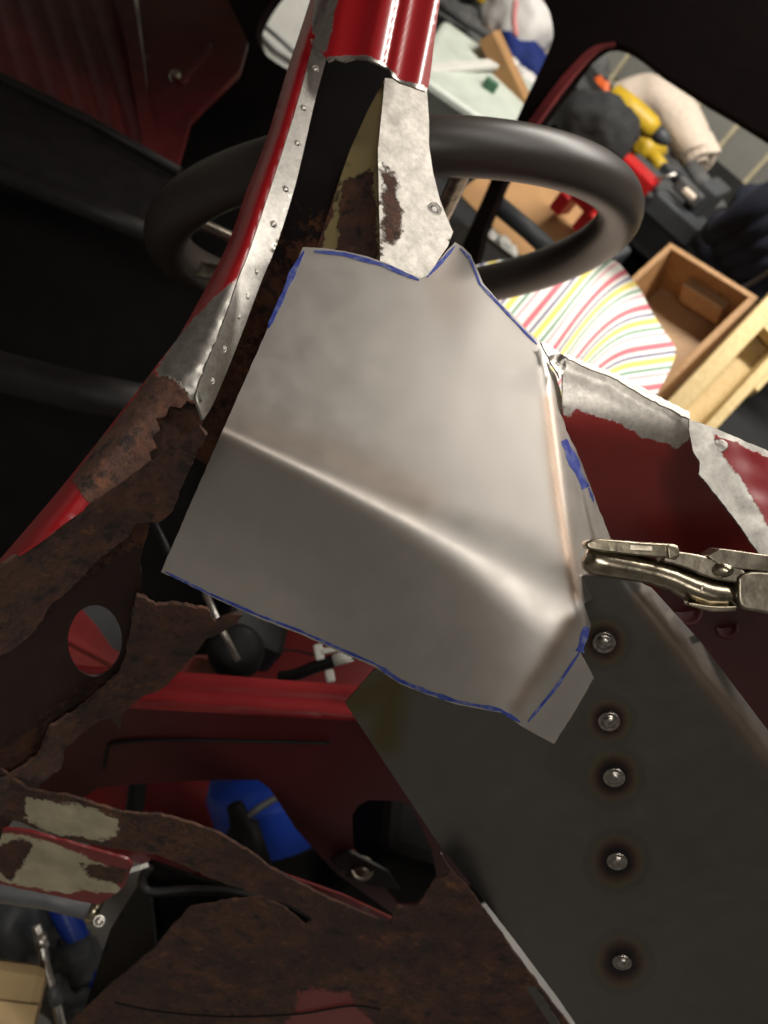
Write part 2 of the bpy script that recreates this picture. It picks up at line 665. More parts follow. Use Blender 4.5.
for (p, ln, w), where in zip(UNSEEN_TUBES, ('over the cut-away pillar', 'added behind the camera for the patch fold', 'over the cluttered bench')):
    e = empty('tube_light', (p[0], p[1], 2.45), 'white fluorescent tube light on the ceiling ' + where, 'lamp')
    box('housing', (p[0], p[1], 2.428), (ln + 0.1, 0.09, 0.044), m_housing, e)
    tube('tube', [(p[0] - ln / 2, p[1], 2.385), (p[0] + ln / 2, p[1], 2.385)], 0.013, m_tube, e)
    for s in (-1, 1):
        box('end_cap', (p[0] + s * (ln / 2 + 0.015), p[1], 2.388), (0.03, 0.04, 0.045), m_housing, e)

# ------------------------------------------------------------------ the car: cut-away windscreen pillar and scuttle corner
car = empty('car_body', (-0.3, 0.6, 0.0), 'red classic car shell cut open at the rusty windscreen pillar, under repair', 'car')

# --- outer skin of the pillar
PL = curve([(345, -120), (310, 0), (287, 71), (267, 137), (246, 192), (225, 250), (183, 329), (163, 357), (73, 473), (0, 559), (-60, 628)], 4)
PR = curve([(362, -120), (330, 0), (313, 47), (299, 98), (277, 169), (250, 250), (238, 280), (226, 316), (198, 387)], 4)
pil_plane = plane3((310, 0, 0.565), (226, 316, 0.487), (0, 559, 0.432))
rl_x = lambda y: np.interp(y, [p[1] for p in PL], [p[0] for p in PL])
rr_x = lambda y: np.interp(y, [p[1] for p in PR] + [430, 465, 566, 640], [p[0] for p in PR] + [190, 146, 0, -80])


def pil_depth(x, y):
    a, b = float(rl_x(y)), float(rr_x(y))
    w = max(b - a, 6)
    t = clamp((x - a) / w, 0, 1)
    t2 = clamp(((x - 163) * 202 + (y - 357) * 163) / 259.6 / 30.0)
    t = t + (t2 - t) * sstep(370, 415, y)
    d = pil_plane(x, y) + 0.020 * (1 - t) ** 2.2 - 0.003 * math.sin(math.pi * t)
    if 300 < y < 420:
        d += 0.0016 * nz(x, y, 0.09) * sstep(300, 340, y) + 0.0010 * nz(x, y, 0.25)
    return d


tear = [(202, 400), (194, 403), (187, 400), (181, 408), (170, 406), (165, 416), (156, 418), (160, 429), (152, 437), (157, 447), (149, 452), (151, 459), (146, 464)]
pil_out = PL + [(-60, 610), (0, 566), (60, 527), (110, 492)] + tear[::-1] + [(199, 392)] + PR[::-1]
bareband = [(216, 296), (250, 266), (240, 300), (215, 380), (205, 402), (165, 418), (150, 395), (160, 362), (182, 332)]
rustband = [(150, 372), (175, 380), (190, 398), (210, 405), (205, 430), (146, 470), (90, 505), (72, 478), (100, 440), (130, 402)]
pillar = sheet('pillar_skin', pil_out, pil_depth, m_red, car, 5, 0.0014, jag=0.0, masks={
    'r': mx(pm(bareband, 7), pm([(322, -130), (335, -130), (333, 0), (312, 48), (311, 40)], 4)), 'g': pm(rustband, 8)})
# rusty inner layer that shows through the tear
sheet('torn_inner_layer', [(206, 398), (160, 410), (145, 440), (138, 470), (146, 466), (172, 450), (200, 428), (207, 412)],
      lambda x, y: pil_plane(x, y) + 0.015 + 0.0015 * nz(x, y, 0.1), m_rust, car, 5, jag=1.5,
      masks={'g': lambda p: np.ones(len(p))})

# --- spot-welded flange
fl_r = curve([(338, 20), (325, 64), (314, 105), (304, 149), (294, 190), (277, 244), (262, 280), (241, 336), (215, 400), (203, 420)], 3)
fl_l = curve([(322, 20), (312, 48), (299, 98), (277, 169), (250, 250), (238, 280), (226, 316), (198, 387), (197, 402)], 3)
fx_l = lambda y: np.interp(y, [p[1] for p in fl_l], [p[0] for p in fl_l])


def fl_depth(x, y):
    t = clamp((x - float(fx_l(y))) / 24, 0, 1.3)
    return pil_plane(x, y) - 0.001 + (0.006 + 0.008 * sstep(180, 330, y)) * t


flange = sheet('spot_welded_flange', fl_l + fl_r[::-1], fl_depth, m_red, car, 5, 0.0016, masks={
    'r': lambda p: np.ones(len(p)), 'g': lambda p: np.zeros(len(p))})


def nugget(name, x, y, d, rpx, parent, mat, nrm=None, hk=0.35, ring=True, squash=1.0, off=0.0):
    c = P(x, y, d)
    n = (nrm or (CAM - c)).normalized()
    r = rpx * d / FPX
    h = r * hk
    prof = []
    if ring:
        prof += [(r * 1.55, -h * 0.6), (r * 1.5, h * 0.22), (r * 1.32, h * 0.30), (r * 1.12, h * 0.02)]
    else:
        prof += [(r * 1.15, -h * 0.6)]
    prof += [(r, h * 0.1), (r * 0.85, h * 0.55), (r * 0.55, h * 0.9), (r * 0.2, h), (r * 0.02, h)]
    M3 = frame(n, CXA)
    M3 = M3 @ Matrix.Diagonal((squash, 1, 1))
    return lathe(name, prof, mat, parent, c + n * off, M3, 16)


for x, y in [(315, 70), (303, 109), (297, 144), (285, 190), (273, 225), (256, 272), (247, 297), (239, 317), (224, 349), (212, 381)]:
    nugget('spot_weld', x, y, fl_depth(x, y), 3.0 if y < 250 else 2.2, flange, m_spot, hk=0.55, squash=0.85)

# --- folded top of the pillar in glossy red
TL = curve([(352, -120), (329, 0), (313, 41)], 5)
TR = curve([(462, -120), (440, 0), (430, 78), (426, 92)], 5)
top_pl = plane3((320, 40, 0.532), (430, 80, 0.520), (400, -100, 0.58))


def top_depth(x, y):
    c = x + 0.20 * y          # runs across the pillar
    d = top_pl(x, y)
    d -= 0.006 * math.exp(-((c - 383) / 13) ** 2)
    d += 0.0055 * sstep(394, 401, c) - 0.004 * math.exp(-((c - 407) / 6) ** 2)
    d += 0.012 * sstep(430, 448, c) ** 1.5 + 0.010 * (1 - sstep(318, 345, c))
    return d


ptop = TL + [(313, 41), (328, 61), (335, 58), (345, 61), (356, 58), (367, 59), (380, 64), (389, 69), (393, 77), (400, 82), (412, 86)] + TR[::-1]
sheet('pillar_head', ptop, top_depth, m_red, car, 4, 0.0014, masks={
    'r': mx(pm([(345, -120), (358, -120), (338, 0), (326, 55), (312, 42), (320, 0)], 3), pm(
        [(326, 57), (345, 55), (367, 54), (385, 62), (398, 78), (427, 86), (428, 96), (325, 70)], 2.5))})

# --- inner reinforcement: pale bare face and cream, rusting return
in_pl = plane3((388, 80, 0.560), (432, 170, 0.548), (400, 265, 0.510))
face_out = [(385, 78), (404, 80), (427, 90), (429, 120), (429, 145), (433, 172), (440, 200), (446, 215), (453, 232), (448, 246), (437, 262), (425, 285), (400, 300), (381, 290), (379, 200), (378, 150), (382, 110)]
faceo = sheet('inner_pillar_face', face_out, lambda x, y: in_pl(x, y) + 0.010 * sstep(8, 0, abs(x - (381 - 0.02 * y))) * 0 + 0.0008 * nz(x, y, 0.07), m_cream, car, 5, 0.0014,
              masks={'r': lambda p: np.ones(len(p)), 'g': mx(pm([(382, 165), (396, 170), (402, 215), (395, 245), (384, 240)], 14))})
nugget('spot_weld', 434, 210, in_pl(434, 210), 5.0, faceo, m_spot, hk=0.22)
cav_pl = plane3((383, 80, 0.563), (379, 260, 0.520), (318, 260, 0.540))
sheet('inner_pillar_return', [(384, 80), (381, 110), (378, 150), (379, 200), (381, 300), (300, 300), (318, 245), (336, 190), (350, 150), (368, 110)],
      cav_pl, m_cream, car, 6, 0.0014, masks={'g': mx(pm([(345, 180), (375, 165), (378, 300), (330, 300), (338, 230)], 9), pm([(330, 190), (350, 130), (320, 260), (300, 300)], 6))})
sheet('pillar_cavity', [(322, 50), (345, 40), (400, 60), (390, 100), (365, 160), (330, 250), (300, 330), (215, 470), (190, 455), (205, 410), (240, 335), (262, 280), (294, 190), (312, 110)],
      lambda x, y: pil_plane(x, y) + 0.038, m_rustdk, car, 12, 0.002, masks={'g': lambda p: np.clip(0.0 + (p[:, 1] - 120) / 260, 0, 0.8)})
# far wall of the pillar box, black for the shade inside
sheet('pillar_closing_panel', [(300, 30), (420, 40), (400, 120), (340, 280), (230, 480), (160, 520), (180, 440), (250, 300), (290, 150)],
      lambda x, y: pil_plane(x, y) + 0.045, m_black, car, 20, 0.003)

# ------------------------------------------------------------------ fresh steel repair panel
crx = np.array([222, 400, 578])
up_pl = plane3((222, 432, 0.455), (578, 604, 0.450), (400, 255, 0.503))
lo_pl = plane3((222, 432, 0.455), (578, 604, 0.450), (330, 645, 0.493))
rt_pl = plane3((578, 604, 0.450), (547, 370, up_pl(547, 370)), (603, 520, 0.510))
tb_pl = plane3((578, 604, 0.450), (508, 712, lo_pl(508, 712)), (594, 679, 0.480))


def patch_depth(x, y):
    k = 0.0045 + 0.0075 * sstep(230, 520, x)
    s = clamp((0.4855 * (222 - x) * -1 * -1 + (y - 432) * 1.0) / 190.0)      # 0 at the fold, 1 near the lower edge
    ua = up_pl(x, y)
    la = lo_pl(x, y) + 0.007 * math.sin(math.pi * s) * (1 - sstep(430, 560, x))
    la = ua + (la - ua) * (1 - 0.45 * sstep(280, 540, x))      # the fold softens to the right
    d = smax(ua, la, k)
    d = smax(d, rt_pl(x, y), 0.006)
    tq = ((x - 578) * 108 + (y - 604) * 70) / 128.7            # pixels past the bend of the end tab
    tq = 5.0 * math.log1p(math.exp(clamp(tq / 5.0, -30, 30)))
    d += 0.00024 * tq * sstep(-0.004, 0.006, la - ua) * sstep(600, 625, y + 0.3 * (x - 578))
    d += 0.0006 * nz(x, y, 0.007, 2.0) + 0.00008 * nz(x, y, 0.03, 4.0)
    d += 0.003 * sstep(40, 0, math.hypot(x - 455, y - 245))
    d -= 0.0004 * math.exp(-((x - 470) / 26) ** 2 - ((y - 330) / 30) ** 2)
    return d


patch_out = [(303, 247), (322, 248), (344, 251), (366, 256), (384, 262), (403, 271), (421, 278), (430, 274), (441, 258), (455, 242), (463, 247), (471, 255),
             (477, 268), (483, 283), (496, 298), (511, 313), (526, 329), (539, 341), (546, 346), (551, 356), (549, 366), (556, 376), (561, 392), (562, 410), (566, 430),
             (575, 447), (586, 474), (597, 504), (611, 539), (621, 580), (600, 594), (584, 604), (591, 625), (588, 638), (581, 653), (588, 666), (594, 678),
             (575, 711), (554, 744), (537, 735), (521, 726), (504, 713), (480, 709), (458, 705), (428, 695), (400, 684), (375, 667), (342, 653), (300, 634), (260, 619), (212, 597), (185, 583), (161, 572), (190, 505), (222, 432), (262, 341)]
patch_e = empty('repair_panel', P(400, 480, 0.47), 'clean folded sheet steel patch with blue marker edges clamped over the pillar gap', 'steel panel')


def copper(p):
    x, y = p[:, 0], p[:, 1]
    a = np.exp(-(ldist([(548, 400), (552, 450), (558, 500), (568, 555), (576, 595)], p) / 7) ** 2)
    b = 0.75 * np.exp(-(ldist([(572, 622), (516, 706)], p) / 8) ** 2)
    c = 0.45 * np.exp(-(ldist([(228, 420), (330, 455), (420, 500)], p) / 22) ** 2)
    d = 0.35 * np.exp(-(ldist([(440, 258), (450, 300)], p) / 22) ** 2)
    return np.max([a, b, c, d], axis=0)


psheet = sheet('sheet', patch_out, patch_depth, m_patch, patch_e, 5, 0.0013, estep=4, jag=0.5, masks={'r': lambda p: np.zeros(len(p)), 'g': copper})


def marker(line, w, seed=0.0, taper=True):
    pts = dens(line, 4, False)
    n = len(pts)
    a, b = [], []
    for i, (x, y) in enumerate(pts):
        q, r = pts[max(i - 1, 0)], pts[min(i + 1, n - 1)]
        tx, ty = r[0] - q[0], r[1] - q[1]
        L = math.hypot(tx, ty) or 1
        ww = w * 1.05 * (0.75 + 0.5 * nz(x, y, 0.06, seed) + 0.25 * nz(x, y, 0.3, seed))
        if taper:
            ww *= min(1, 0.35 + 0.3 * min(i, n - 1 - i))
        a.append((x - ty / L * ww / 2, y + tx / L * ww / 2))
        b.append((x + ty / L * ww / 2, y - tx / L * ww / 2))
    ok = inside(patch_out, a + b)
    sheet('marker_line', a + b[::-1], lambda x, y: patch_depth(x, y) - 0.00035, m_ink, psheet, 4, 0.0003)


marker([(304, 251), (293, 272), (281, 300), (268, 328)], 5.5, 1)
marker([(314, 251), (344, 254), (384, 265), (419, 280)], 4.5, 2)
marker([(427, 277), (442, 261), (455, 246)], 4, 3)
marker([(460, 248), (470, 258), (480, 284), (497, 302), (524, 331), (537, 344)], 2.8, 4)
marker([(564, 440), (574, 462), (586, 488)], 10, 5, False)
marker([(589, 488), (594, 502)], 4, 6)
marker([(587, 627), (580, 652)], 9, 7, False)
marker([(580, 652), (556, 688), (528, 722)], 3.0, 8)
marker([(165, 572), (212, 595), (260, 616), (300, 631), (342, 650), (375, 664)], 3, 9)
marker([(375, 664), (400, 681), (430, 693), (458, 702), (500, 710), (520, 722)], 5, 10)

# ------------------------------------------------------------------ dark plug-welded side panel
gp = plane3((604, 642, 0.478), (622, 962, 0.585), (360, 708, 0.535))
gf = plane3((632, 587, gp(632, 587)), (742, 720, gp(742, 720)), (701, 644, gp(701, 644) + 0.016))
g_depth = lambda x, y: smax(gp(x, y), gf(x, y), 0.004) + 0.0008 * nz(x, y, 0.012, 8)
PLUGS = [(604, 642), (609, 721), (614, 777), (617, 861), (622, 962)]


def heat(p):
    r = np.zeros(len(p))
    for i, (x, y) in enumerate(PLUGS):
        s = (1.15, 1.1, 1.3, 1.35, 1.35)[i]
        r = np.maximum(r, np.exp(-(np.hypot(p[:, 0] - x, p[:, 1] - y) / (19 * s)) ** 2))
    r = np.maximum(r, 0.22 * np.exp(-(ldist([(596, 700), (560, 760), (615, 800)], p) / 30) ** 2))
    return r


g_out = [(345, 703), (372, 672), (420, 640), (520, 600), (585, 575), (632, 578), (652, 588), (701, 642), (760, 720), (860, 850), (860, 1120), (640, 1120), (560, 1001), (513, 938), (474, 888), (440, 846), (392, 774)]
side = sheet('plug_welded_side_panel', g_out, g_depth, m_dksteel, car, 9, 0.0016, masks={
    'r': heat,
    'g': lambda p: 0.65 * np.exp(-(ldist([(640, 600), (742, 725), (840, 850)], p) / 10) ** 2),
    'b': lambda p: 0.9 * np.exp(-(ldist([(352, 702), (392, 684), (384, 740)], p) / 20) ** 2)})
gn = (P(600, 900, gp(600, 900)) - P(600, 700, gp(600, 700))).cross(P(700, 800, gp(700, 800)) - P(500, 800, gp(500, 800))).normalized()
if gn.dot(CAM - P(600, 800, 0.5)) < 0:
    gn = -gn
for i, (x, y) in enumerate(PLUGS):
    w = nugget('plug_weld', x, y, gp(x, y), (8.5, 8, 8, 7.5, 7)[i], side, m_weld, gn, hk=0.5, squash=0.9, off=0.0004)
    w['label'] = 'domed plug weld ringed by dark heat tint'
# bright trimmed edge of the lower end of the panel
sheet('ground_edge_strip', [(440, 852), (448, 866), (475, 897), (512, 950), (570, 1040), (560, 1040), (505, 955), (466, 900)],
      lambda x, y: g_depth(x, y) + 0.010, m_dksteel, side, 6, 0.001)

# ------------------------------------------------------------------ red scuttle corner on the right, with its ground flange
sc_t = plane3((564, 358, 0.500), (688, 418, 0.515), (620, 440, 0.497))
sc_b = plane3((564, 430, 0.500), (700, 470, 0.550), (680, 640, 0.800))


def sc_depth(x, y):
    return smax(sc_t(x, y), sc_b(x, y), 0.02) + 0.0008 * nz(x, y, 0.06)


sc_out = [(563, 358), (572, 359), (590, 369), (625, 384), (660, 402), (690, 416), (692, 440), (702, 470), (760, 555), (800, 600), (790, 630), (760, 632), (716, 622), (660, 600), (600, 560), (580, 470), (562, 440)]
scut = sheet('scuttle_corner', sc_out, sc_depth, m_redprimer, car, 7, 0.0014, masks={
    'r': pm([(560, 350), (700, 410), (690, 440), (676, 452), (660, 440), (640, 436), (622, 424), (600, 418), (575, 408), (566, 420), (556, 400)], 6)})
sheet('scuttle_lip', curve([(560, 354), (572, 360), (590, 369), (610, 376), (626, 385), (650, 399), (690, 419)], 3) + curve([(690, 412), (650, 392), (626, 378), (600, 368), (572, 356)], 3),
      lambda x, y: sc_t(x, y) - 0.005, m_spot, car, 5, 0.0015, jag=1.2)
sheet('curled_corner', [(541, 342), (549, 345), (558, 351), (566, 358), (566, 368), (560, 378), (556, 370), (550, 360)],
      lambda x, y: sc_t(x, y) - 0.008 + 0.004 * nz(x, y, 0.1), m_spot, car, 4, 0.001, jag=1.0)
ow = plane3((690, 420, 0.500), (760, 556, 0.490), (860, 480, 0.505))
ow_out = [(689, 419), (715, 428), (768, 451), (880, 500), (900, 760), (830, 650), (762, 558), (735, 519), (706, 482), (699, 474), (700, 462), (693, 450), (690, 436)]
wing = sheet('outer_wing_edge', ow_out, lambda x, y: ow(x, y) + 0.0008 * nz(x, y, 0.05), m_red, car, 6, 0.0014, jag=0.8, masks={
    'r': mx(pm([(685, 415), (706, 420), (716, 446), (740, 480), (800, 570), (900, 720), (830, 680), (760, 570), (695, 478)], 7), pm([(700, 416), (768, 447), (880, 495), (880, 503), (768, 458), (705, 430)], 4))})
nugget('spot_weld', 718, 446, ow(718, 446), 6, wing, m_spot, hk=0.03, squash=1.4, ring=False)
sheet('footwell_lining', [(420, 380), (600, 400), (900, 520), (1000, 980), (760, 1000), (480, 820), (380, 600)], lambda x, y: 0.88, m_underseal, car, 40, 0.003, masks={'g': lambda p: np.full(len(p), 0.3)})
# inner side below it, red darkened for shade, with pressed rings
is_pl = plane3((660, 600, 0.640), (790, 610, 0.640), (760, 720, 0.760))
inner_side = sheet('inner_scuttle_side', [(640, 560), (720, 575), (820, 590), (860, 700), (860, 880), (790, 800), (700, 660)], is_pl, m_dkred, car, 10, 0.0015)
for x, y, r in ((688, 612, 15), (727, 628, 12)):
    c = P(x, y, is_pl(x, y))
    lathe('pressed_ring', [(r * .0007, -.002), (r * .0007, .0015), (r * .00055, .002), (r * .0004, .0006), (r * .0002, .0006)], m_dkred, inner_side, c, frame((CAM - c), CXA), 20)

# ------------------------------------------------------------------ rusted pillar foot and bulkhead plate on the left
ru1 = plane3((0, 566, 0.437), (200, 426, 0.490), (100, 600, 0.52))
ru2 = plane3((0, 640, 0.52), (200, 620, 0.535), (60, 760, 0.64))


def ru_depth(x, y):
    # the strip under the seam falls away, then the upright plate with the hole
    return smin(ru1(x, y), ru2(x, y) + 0.0, 0.02) + 0.0022 * nz(x, y, 0.06, 1) + 0.001 * nz(x, y, 0.2, 2)


hole = [(95 + 27 * math.cos(a), 641 + 36 * math.sin(a)) for a in (k * math.tau / 28 for k in range(28))]
one = lambda p: np.ones(len(p))
strip_out = [(-60, 612), (0, 567), (60, 528), (110, 493), (146, 468), (175, 447), (200, 427), (206, 436), (196, 455), (184, 482), (172, 512), (160, 522), (136, 523), (128, 538), (112, 549), (96, 562), (72, 588), (50, 606), (34, 632), (12, 650), (-60, 690)]
sheet('rusted_pillar_foot', strip_out, lambda x, y: ru_depth(x, y) - 0.004, m_rust, car, 6, 0.002, jag=1.6, masks={'g': one})
plate_out = [(-60, 620), (0, 600), (60, 550), (110, 520), (146, 500), (150, 524), (140, 560), (143, 596), (160, 612), (170, 660), (143, 690), (98, 716), (65, 742), (60, 764), (42, 780), (26, 800), (0, 840), (-60, 860)]
sheet('bulkhead_side_plate', plate_out, lambda x, y: ru_depth(x, y) + 0.012, m_underseal, car, 7, 0.002, holes=[hole], jag=0.8, masks={
    'g': lambda p: np.clip(0.35 + 0.5 * np.sin(p[:, 0] * 0.021 + p[:, 1] * 0.034), 0.1, 0.8)})
arm_top = [(136, 596), (143, 598), (156, 606), (172, 604), (189, 607), (208, 610), (215, 622), (228, 617), (243, 615), (238, 622), (225, 631), (208, 638), (195, 654), (169, 683), (156, 692), (143, 696), (122, 714), (119, 733), (112, 718), (98, 722), (65, 748), (62, 768), (42, 783), (30, 800), (8, 812), (-60, 850), (-60, 800), (10, 778), (40, 756), (52, 728), (84, 706), (100, 692), (118, 676), (126, 655), (130, 630)]
sheet('rusted_torn_edge', arm_top, lambda x, y: ru_depth(x, y) - 0.003 + 0.003 * nz(x, y, 0.08, 7), m_rust, car, 5, 0.0025, jag=1.8, masks={'g': one})
sheet('red_paint_sliver', [(-10, 604), (6, 600), (14, 604), (8, 616), (-10, 622)], lambda x, y: ru_depth(x, y) - 0.002, m_red, car, 4, 0.001)

# old grey-painted rails and the rusted bracket at the bottom
arm_pl = plane3((30, 800, 0.575), (390, 920, 0.600), (300, 1020, 0.70))
arm_depth = lambda x, y: arm_pl(x, y) + 0.002 * nz(x, y, 0.05, 3) + 0.0012 * nz(x, y, 0.15, 4)
arm_out = [(-60, 800), (0, 770), (28, 790), (70, 797), (122, 813), (160, 815), (190, 823), (219, 834), (258, 858), (271, 869), (300, 884), (333, 901), (360, 912), (390, 924), (396, 907), (405, 908), (418, 905), (426, 892), (434, 880), (446, 876), (451, 871), (462, 882),
           (474, 896), (513, 952), (568, 1024), (630, 1110), (0, 1120), (40, 1060), (73, 1020), (110, 985), (156, 947), (172, 926), (190, 908), (225, 902), (260, 898), (284, 908), (305, 926), (312, 920), (309, 914), (290, 905), (266, 898), (238, 888), (208, 877), (180, 864), (156, 854), (110, 848), (60, 838), (20, 822), (-60, 800)]
arm = sheet('rusted_bracket', arm_out[:-1], arm_depth, m_rust, car, 8, 0.002, jag=1.3, masks={
    'g': lambda p: np.clip(1.0 - 0.85 * np.clip((sdist([(24, 796), (70, 799), (124, 815), (118, 846), (60, 838), (20, 822)], p) + 6) / 16, 0, 1) - 0.8 * np.clip((sdist([(300, 985), (350, 990), (380, 1030), (280, 1040)], p) + 10) / 20, 0, 1), 0, 1),
    'b': pm([(10, 785), (70, 792), (125, 808), (118, 850), (20, 830)], 6)})
arm2_out = [(-60, 838), (0, 828), (30, 832), (80, 846), (128, 860), (132, 866), (125, 885), (118, 892), (99, 905), (60, 897), (0, 884), (-60, 875)]
sheet('lower_grey_rail', arm2_out, lambda x, y: arm_pl(x, y) + 0.012 + 0.0012 * nz(x, y, 0.06), m_rust, car, 6, 0.002, jag=0.8, masks={
    'b': pm([(-60, 830), (15, 834), (60, 846), (110, 866), (120, 892), (60, 892), (0, 882), (-60, 878)], 6),
    'g': mx(pm([(75, 862), (132, 868), (120, 885), (90, 876)], 8), pm([(-20, 855), (20, 838), (35, 846), (10, 880)], 8))})
tube('cracked_seam_wire', [P(x, y, arm_depth(x, y) - 0.002) for x, y in curve([(115, 1003), (160, 1012), (230, 1017), (300, 1014), (350, 1006), (380, 1010)], 4)], 0.0007, m_rubber, arm)

# ------------------------------------------------------------------ panels seen through the cut-out
beam_pl = plane3((141, 690, 0.80), (360, 700, 0.78), (250, 640, 0.83))


def beam_depth(x, y):
    c = y - (672 + (x - 173) * 0.075)
    return beam_pl(x, y) - 0.006 * math.exp(-((c - 8) / 6) ** 2) - 0.010 * math.exp(-((c - 29) / 5) ** 2)


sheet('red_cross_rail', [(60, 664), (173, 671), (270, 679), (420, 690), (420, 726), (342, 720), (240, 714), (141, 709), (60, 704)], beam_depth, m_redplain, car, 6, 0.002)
fr_pl = plane3((100, 720, 0.80), (360, 720, 0.79), (250, 900, 0.93))
fr_out = [(40, 700), (141, 706), (240, 711), (345, 718), (420, 720), (470, 860), (470, 960), (393, 914), (360, 890), (338, 875), (316, 852), (295, 828), (280, 804), (269, 788), (258, 780), (222, 780), (150, 783), (98, 788), (80, 800), (30, 800)]
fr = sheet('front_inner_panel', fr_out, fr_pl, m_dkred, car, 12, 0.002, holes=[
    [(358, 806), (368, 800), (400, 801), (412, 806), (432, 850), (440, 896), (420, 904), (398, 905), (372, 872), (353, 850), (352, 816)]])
tube('panel_seam', [P(x, y, fr_pl(x, y) - 0.003) for x, y in curve([(104, 768), (107, 750), (115, 743), (160, 740), (240, 741), (330, 743)], 4)], 0.0016, m_rubber, fr)
nugget('panel_bolt', 362, 868, fr_pl(362, 868) - 0.004, 8, fr, m_chromedk, hk=0.6)
sheet('bolt_strap', [(330, 860), (350, 852), (388, 872), (400, 890), (372, 886), (345, 876)], lambda x, y: fr_pl(x, y) - 0.008, m_trim, fr, 6, 0.003)
box('black_air_duct', P(405, 850, 1.05), (0.16, 0.12, 0.22), m_black, car, 0.4, 0.015)
# red bodywork far below and beyond
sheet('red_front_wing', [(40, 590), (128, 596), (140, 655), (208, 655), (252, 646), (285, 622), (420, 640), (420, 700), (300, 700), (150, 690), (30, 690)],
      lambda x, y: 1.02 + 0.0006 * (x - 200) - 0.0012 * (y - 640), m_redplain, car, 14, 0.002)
sheet('bay_black_backing', [(110, 500), (330, 500), (400, 640), (400, 720), (60, 720), (60, 640)], lambda x, y: 1.16, m_black, car, 30, 0.004)  # black sheet standing in for the dark gap behind the rusted plate
sheet('grey_wing_panel', [(70, 596), (100, 596), (140, 620), (136, 660), (112, 648), (96, 625)], lambda x, y: 0.93, m_greyrod, car, 8, 0.003)  # flat grey piece showing through the round hole
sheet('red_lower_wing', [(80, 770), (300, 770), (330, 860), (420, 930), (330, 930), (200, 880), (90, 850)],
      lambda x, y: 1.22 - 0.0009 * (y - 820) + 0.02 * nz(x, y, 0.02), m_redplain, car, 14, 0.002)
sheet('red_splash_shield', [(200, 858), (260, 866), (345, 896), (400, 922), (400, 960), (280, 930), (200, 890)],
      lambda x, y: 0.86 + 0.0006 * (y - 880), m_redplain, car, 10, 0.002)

# ------------------------------------------------------------------ steering wheel (part of the car)
WC = C(0.0085, 0.248, 0.82)
tilt = math.radians(3.2)
wx = (CXA * math.cos(tilt) + CYA * math.sin(tilt)).normalized()
wn = (CYA * math.cos(tilt) - CXA * math.sin(tilt)).normalized()
wn = (wn + FWD * 0.015).normalized()
wy = wn.cross(wx).normalized()
if wy.dot(FWD) < 0:
    wy = -wy
WR, WT = 0.2010, 0.0205
wheel_pts = lambda a: WC + wx * (WR * math.cos(a)) + wy * (WR * math.sin(a))
bm = bmesh.new()
NA, NB = 96, 20
rings = []
for i in range(NA):
    a = math.tau * i / NA
    c = wheel_pts(a)
    rd = (wx * math.cos(a) + wy * math.sin(a))
    rings.append([bm.verts.new(c + (rd * math.cos(b) * 0.95 + wn * math.sin(b)) * WT) for b in (math.tau * k / NB for k in range(NB))])
for i in range(NA):
    for k in range(NB):
        A, B = rings[i], rings[(i + 1) % NA]
        bm.faces.new((A[k], A[(k + 1) % NB], B[(k + 1) % NB], B[k])).smooth = True
sw = from_bm('steering_wheel', bm, m_wheel, car)
sw['label'] = 'thick dark brown padded steering wheel rim'
HB = WC - wn * 0.045
lathe('hub', [(0.05, -0.02), (0.05, 0.01), (0.04, 0.022), (0.01, 0.025)], m_trim, sw, HB, frame(wn, wx))
for a in (math.radians(172), math.radians(212), math.radians(285)):
    e = wheel_pts(a)
    tube('spoke', spline3([HB, HB + (e - HB) * 0.5 - wn * 0.01, e - wn * 0.004], 4), 0.008, m_chromedk, sw, 10, flat=0.55)
tube('steering_column', [HB - wn * 0.02, HB - wn * 0.30 - FWD * 0.12], 0.02, m_trim, car)

# ------------------------------------------------------------------ cabin
rf = plane3((553, 30, 1.46), (600, 45, 1.42), (470, 230, 1.46))
op1 = curve([(300, -30), (275, -4), (258, 25), (259, 44), (270, 58), (300, 76), (360, 110)], 4) + [(430, 330)] + curve([(455, 262), (480, 205), (520, 112), (548, 52), (553, 32), (548, 8), (535, -12), (500, -30)], 4)
fr_o = [(200, -140), (1150, -140), (1150, 364), (768, 137), (734, 116), (706, 100), (660, 70), (640, 54), (632, 49), (624, 45), (615, 43), (606, 44), (598, 49), (590, 56), (560, 96), (527, 140), (505, 180), (484, 230), (468, 300), (440, 345), (410, 340), (330, 180), (215, 150), (190, 60)]
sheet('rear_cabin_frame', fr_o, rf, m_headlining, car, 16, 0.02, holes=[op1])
sheet('red_window_edge', curve([(615, 43), (602, 47), (594, 53), (583, 64), (560, 92), (527, 139), (505, 178)], 3) + curve([(495, 178), (517, 139), (552, 89), (577, 60), (592, 47), (602, 44), (614, 42)], 3),
      lambda x, y: rf(x, y) - 0.012, m_vinylred, car, 6, 0.008)
# roof skin over the cabin (out of the picture, shades the inside)
box('roof_skin', (-0.85, 1.05, 1.21), (1.3, 1.2, 0.02), m_redplain, car, -0.1, 0.008)

# red trim of the far side
card_pl = plane3((0, 0, 1.25), (140, 80, 1.20), (60, 150, 1.10))


def card_depth(x, y):
    c = x - 0.30 * y
    return card_pl(x, y) - 0.009 * abs(math.sin((c + 6) * math.pi / 24))


